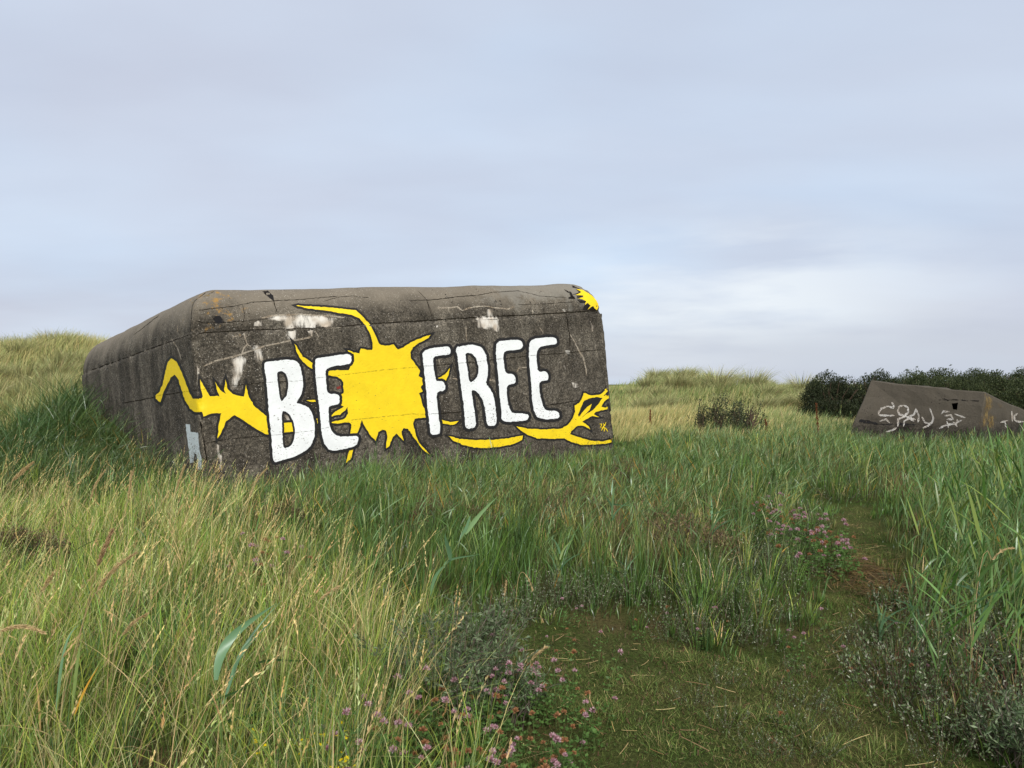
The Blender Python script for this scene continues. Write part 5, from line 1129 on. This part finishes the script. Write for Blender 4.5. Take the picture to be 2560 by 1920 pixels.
plume(3.4, [(150, 1800), (178, 1650), (215, 1540), (243, 1478)], [(280, 1428), (339, 1384)], 'long straw plume curving over in the left foreground', 1.5)
plume(3.6, [(165, 1760), (195, 1600), (228, 1480), (243, 1417)], [(262, 1370), (280, 1328)], 'upright brown plume beside the long curving plume', 1.5, (0.44, 0.30, 0.17))
plume(3.3, [(-120, 1750), (-60, 1610), (0, 1577)], [(50, 1566), (108, 1584)], 'bowed straw plume entering at the left edge', 1.2)
plume(5.0, [(-30, 1420), (0, 1270), (30, 1203)], [(55, 1180), (80, 1158)], 'straw plume on the left skyline of the grass', 1.8)
plume(4.0, [(90, 1620), (95, 1530), (104, 1480)], [(120, 1455), (136, 1430)], 'short straw plume at the far left', 1.3)
plume(3.8, [(270, 1720), (285, 1640), (304, 1590)], [(330, 1560), (366, 1537)], 'pale plume in the middle of the left grass', .9)
plume(4.2, [(780, 1620), (785, 1550), (799, 1500)], [(820, 1483), (846, 1468)], 'pale plume right of the broad blown reed', .8)
plume(5.3, [(1290, 1520), (1290, 1470), (1300, 1440), (1312, 1434)], [(1324, 1452), (1330, 1474)], 'short bent straw stalk at the clearing edge', .25)
plume(5.3, [(1258, 1530), (1259, 1505)], [(1262, 1480), (1266, 1456)], 'upright straw head at the clearing edge', .5)
plume(6.0, [(300, 1350), (310, 1290), (320, 1250)], [(325, 1215), (328, 1180)], 'straw plume before the left bank', 1.2)
plume(6.5, [(420, 1330), (430, 1270), (440, 1230)], [(450, 1195), (462, 1165)], 'straw plume before the pale blue paint patch', 1.2)
plume(6.2, [(200, 1350), (215, 1290), (225, 1250)], [(240, 1210), (262, 1178)], 'slanting straw plume before the left bank', 1.1)
plume(7.0, [(600, 1330), (612, 1280), (622, 1250)], [(640, 1205), (668, 1172)], 'leaning straw plume at the foot of the letter B', 1.1)
plume(3.7, [(1340, 1740), (1330, 1680), (1326, 1652)], [(1345, 1632), (1366, 1620)], 'pale oat like stalk over the clearing', .5)
plume(3.9, [(2420, 1800), (2440, 1500), (2480, 1400)], [(2500, 1380), (2530, 1372)], 'tall thin pale stalk in the right reeds', .3)
# --- broad leaved reeds (things)
def broad_reed(d, base_px, stem, lvs, label):
    b = foot(base_px, d); root = empty('broad_reed', b); tag(root, label, 'reed'); st = Geo(); lf = Geo()
    P = [b] + [np.array(pt(px, py, d)) for px, py in stem]; tube(st, spline(P, 10) - b, .0045, .0022, (0.20, 0.26, 0.09), 5)
    for pts, wpx, col, dd in lvs:
        w_ = wpx / F * d * .5; cl = spline([np.array(pt(px, py, d + dd * i / (len(pts) - 1))) for i, (px, py) in enumerate(pts)], 12) - b
        t = np.gradient(cl, axis=0); t /= np.linalg.norm(t, axis=1, keepdims=True); sdv = np.cross(t, np.array([0.15, 0.9, 0.35])); sdv /= np.linalg.norm(sdv, axis=1, keepdims=True)
        k = np.linspace(0, 1, 12); ww = w_ * np.interp(k, [0, .12, .35, .7, 1], [.45, .85, 1, .6, .02])
        mid = cl + np.cross(sdv, t) * (ww * .25)[:, None]; V0 = np.stack([cl - sdv * ww[:, None], mid, cl + sdv * ww[:, None]], 1).reshape(-1, 3); i_ = np.arange(11) * 3
        lf.add(V0, np.concatenate([np.stack([i_, i_ + 1, i_ + 4, i_ + 3], -1), np.stack([i_ + 1, i_ + 2, i_ + 5, i_ + 4], -1)]), None, np.array(col))
    link('stem', st.mesh('reed_stem'), M_REED, root); link('foliage', lf.mesh('reed_leaves'), M_REED, root)
GA = (0.13, 0.25, 0.13); GB = (0.05, 0.11, 0.035); GC = (0.20, 0.28, 0.09)
broad_reed(3.1, 520, [(530, 1840), (550, 1740)], [(((540, 1700), (560, 1620), (610, 1565), (692, 1508)), 25, GA, .15), (((556, 1760), (580, 1690), (615, 1610), (705, 1500)), 13, GA, .3), (((585, 1690), (600, 1640), (640, 1590), (690, 1545)), 11, (0.09, 0.18, 0.09), .2),
  (((495, 1828), (560, 1824), (620, 1815), (706, 1790)), 9, GC, -.1), (((520, 1818), (580, 1800), (640, 1785), (716, 1762)), 11, GB, .1), (((520, 1760), (560, 1742), (600, 1725), (640, 1702)), 7, GB, 0)], 'broad pale green reed leaf blown over in the left foreground')
broad_reed(3.6, 610, [(620, 1720), (640, 1660)], [(((640, 1658), (690, 1650), (730, 1652), (775, 1650)), 9, GB, .1), (((650, 1640), (680, 1610), (700, 1590), (735, 1565)), 7, GC, 0)], 'dark horizontal reed leaf right of the broad blown reed')
broad_reed(5.0, 1060, [(1078, 1490), (1110, 1417), (1163, 1332)], [(((1163, 1335), (1185, 1305), (1210, 1275), (1246, 1240)), 12, (0.17, 0.29, 0.12), .2), (((1125, 1400), (1122, 1375), (1116, 1355), (1113, 1332)), 13, GA, -.1), (((1110, 1420), (1125, 1400), (1160, 1392), (1200, 1385)), 7, GA, .1), (((1078, 1490), (1085, 1450), (1100, 1425), (1122, 1405)), 9, GA, 0), (((1150, 1350), (1165, 1320), (1172, 1300), (1175, 1290)), 8, GA, 0)], 'tallest single reed rising before the letter F')
broad_reed(7.0, 1690, [(1696, 1400), (1700, 1360)], [(((1698, 1400), (1700, 1360), (1704, 1330), (1711, 1290)), 8, (0.60, 0.42, 0.08), 0), (((1700, 1360), (1708, 1335), (1716, 1318)), 5, (0.5, 0.4, 0.1), 0)], 'yellow withered reed beside the brown scrub')
broad_reed(3.2, 165, [(170, 1850), (190, 1720)], [(((180, 1780), (188, 1700), (196, 1640), (204, 1600)), 10, GC, 0), (((140, 1780), (150, 1690), (165, 1610), (200, 1560)), 9, GA, .1), (((185, 1790), (205, 1740), (225, 1700), (248, 1665)), 6, (0.6, 0.33, 0.05), 0), (((100, 1830), (98, 1770), (94, 1730), (90, 1700)), 7, (0.55, 0.38, 0.16), 0)], 'clump of long reed leaves round the curving straw plume')
for k_, (px, py, hh) in enumerate(((1530, 1210, 110), (1560, 1380, 130), (1780, 1235, 120), (1400, 1350, 140), (1840, 1440, 130), (1890, 1500, 100), (1480, 1480, 120), (2300, 1480, 220), (2360, 1560, 260), (2450, 1420, 260), (2200, 1500, 130))):
    d_ = 6.0 if px < 2000 else 4.6; r_ = random.Random(k_)
    L_ = []
    for j in range(7):
        T_ = r_.uniform(-70, 85) * hh / 130; y0_ = py + hh * (.85 - .1 * j); top_ = py + r_.uniform(-20, 35) + abs(T_) * .35
        L_.append((((px, y0_), (px + .12 * T_, y0_ * .7 + top_ * .3), (px + .42 * T_, y0_ * .35 + top_ * .65), (px + T_, top_)), r_.uniform(3.5, 6) * (1.4 if px > 2000 else 1), [GA, (0.14, 0.25, 0.12), GC][j % 3], r_.uniform(-.2, .2)))
    broad_reed(d_, px - 4, [(px, py + hh), (px + 2, py + hh * .5)], L_, ['bluish fan of reed leaves near the bunker right end', 'bluish reed fan under the yellow claw', 'tall bluish reed fan above the clover patch', 'reed fan in the middle of the reed bed', 'reed fan at the left side of the clover patch', 'yellow green reed fan low beside the clover patch', 'reed fan at the far edge of the clearing', 'large reed fan right of the path bend', 'largest reed fan in the right foreground', 'reed fan near the right edge', 'small reed fan at the right side of the path'][k_])

# --- brown dock stalks
def dock(px, d, h, label):
    x = wx(px, d); root = empty('dock_stalk', (x, d, float(terr(x, d)))); tag(root, label, 'dead stalk'); r = np.random.default_rng(int(px)); st = Geo(); sdg = Geo()
    t = np.linspace(0, 1, 6); pts = np.stack([r.normal(0, .01, 6) - .04 * t, t * 0, h * t], -1); tube(st, pts, .010, .004, (0.13, 0.06, 0.035), 5)
    n = 520; k = r.uniform(.30, 1, n); P = np.stack([np.interp(k, t, pts[:, c]) for c in range(3)], -1) + r.normal(0, .018, (n, 3)) * (1.2 - k)[:, None]
    leaves(sdg, P, r.normal(0, 1, (n, 3)) + np.array([0, 0, .6]), .030, .018, np.array((0.17, 0.070, 0.035)) * r.uniform(.7, 1.3, (n, 1)))
    link('stem', st.mesh('dock_stem'), M_TWIG, root); link('seed_head', sdg.mesh('dock_seeds'), M_TWIG, root)
dock(2046, 19.5, 1.12, 'rust brown dock stalk left of the sunken bunker')
dock(1628, 24, 0.62, 'thin dark dock stalk right of the painted bunker'); dock(1918, 21.0, 0.62, 'short brown dock stalk right of the small bushes')
print('objects', len(bpy.data.objects), 'tris', sum(len(m.polygons) for m in bpy.data.meshes))
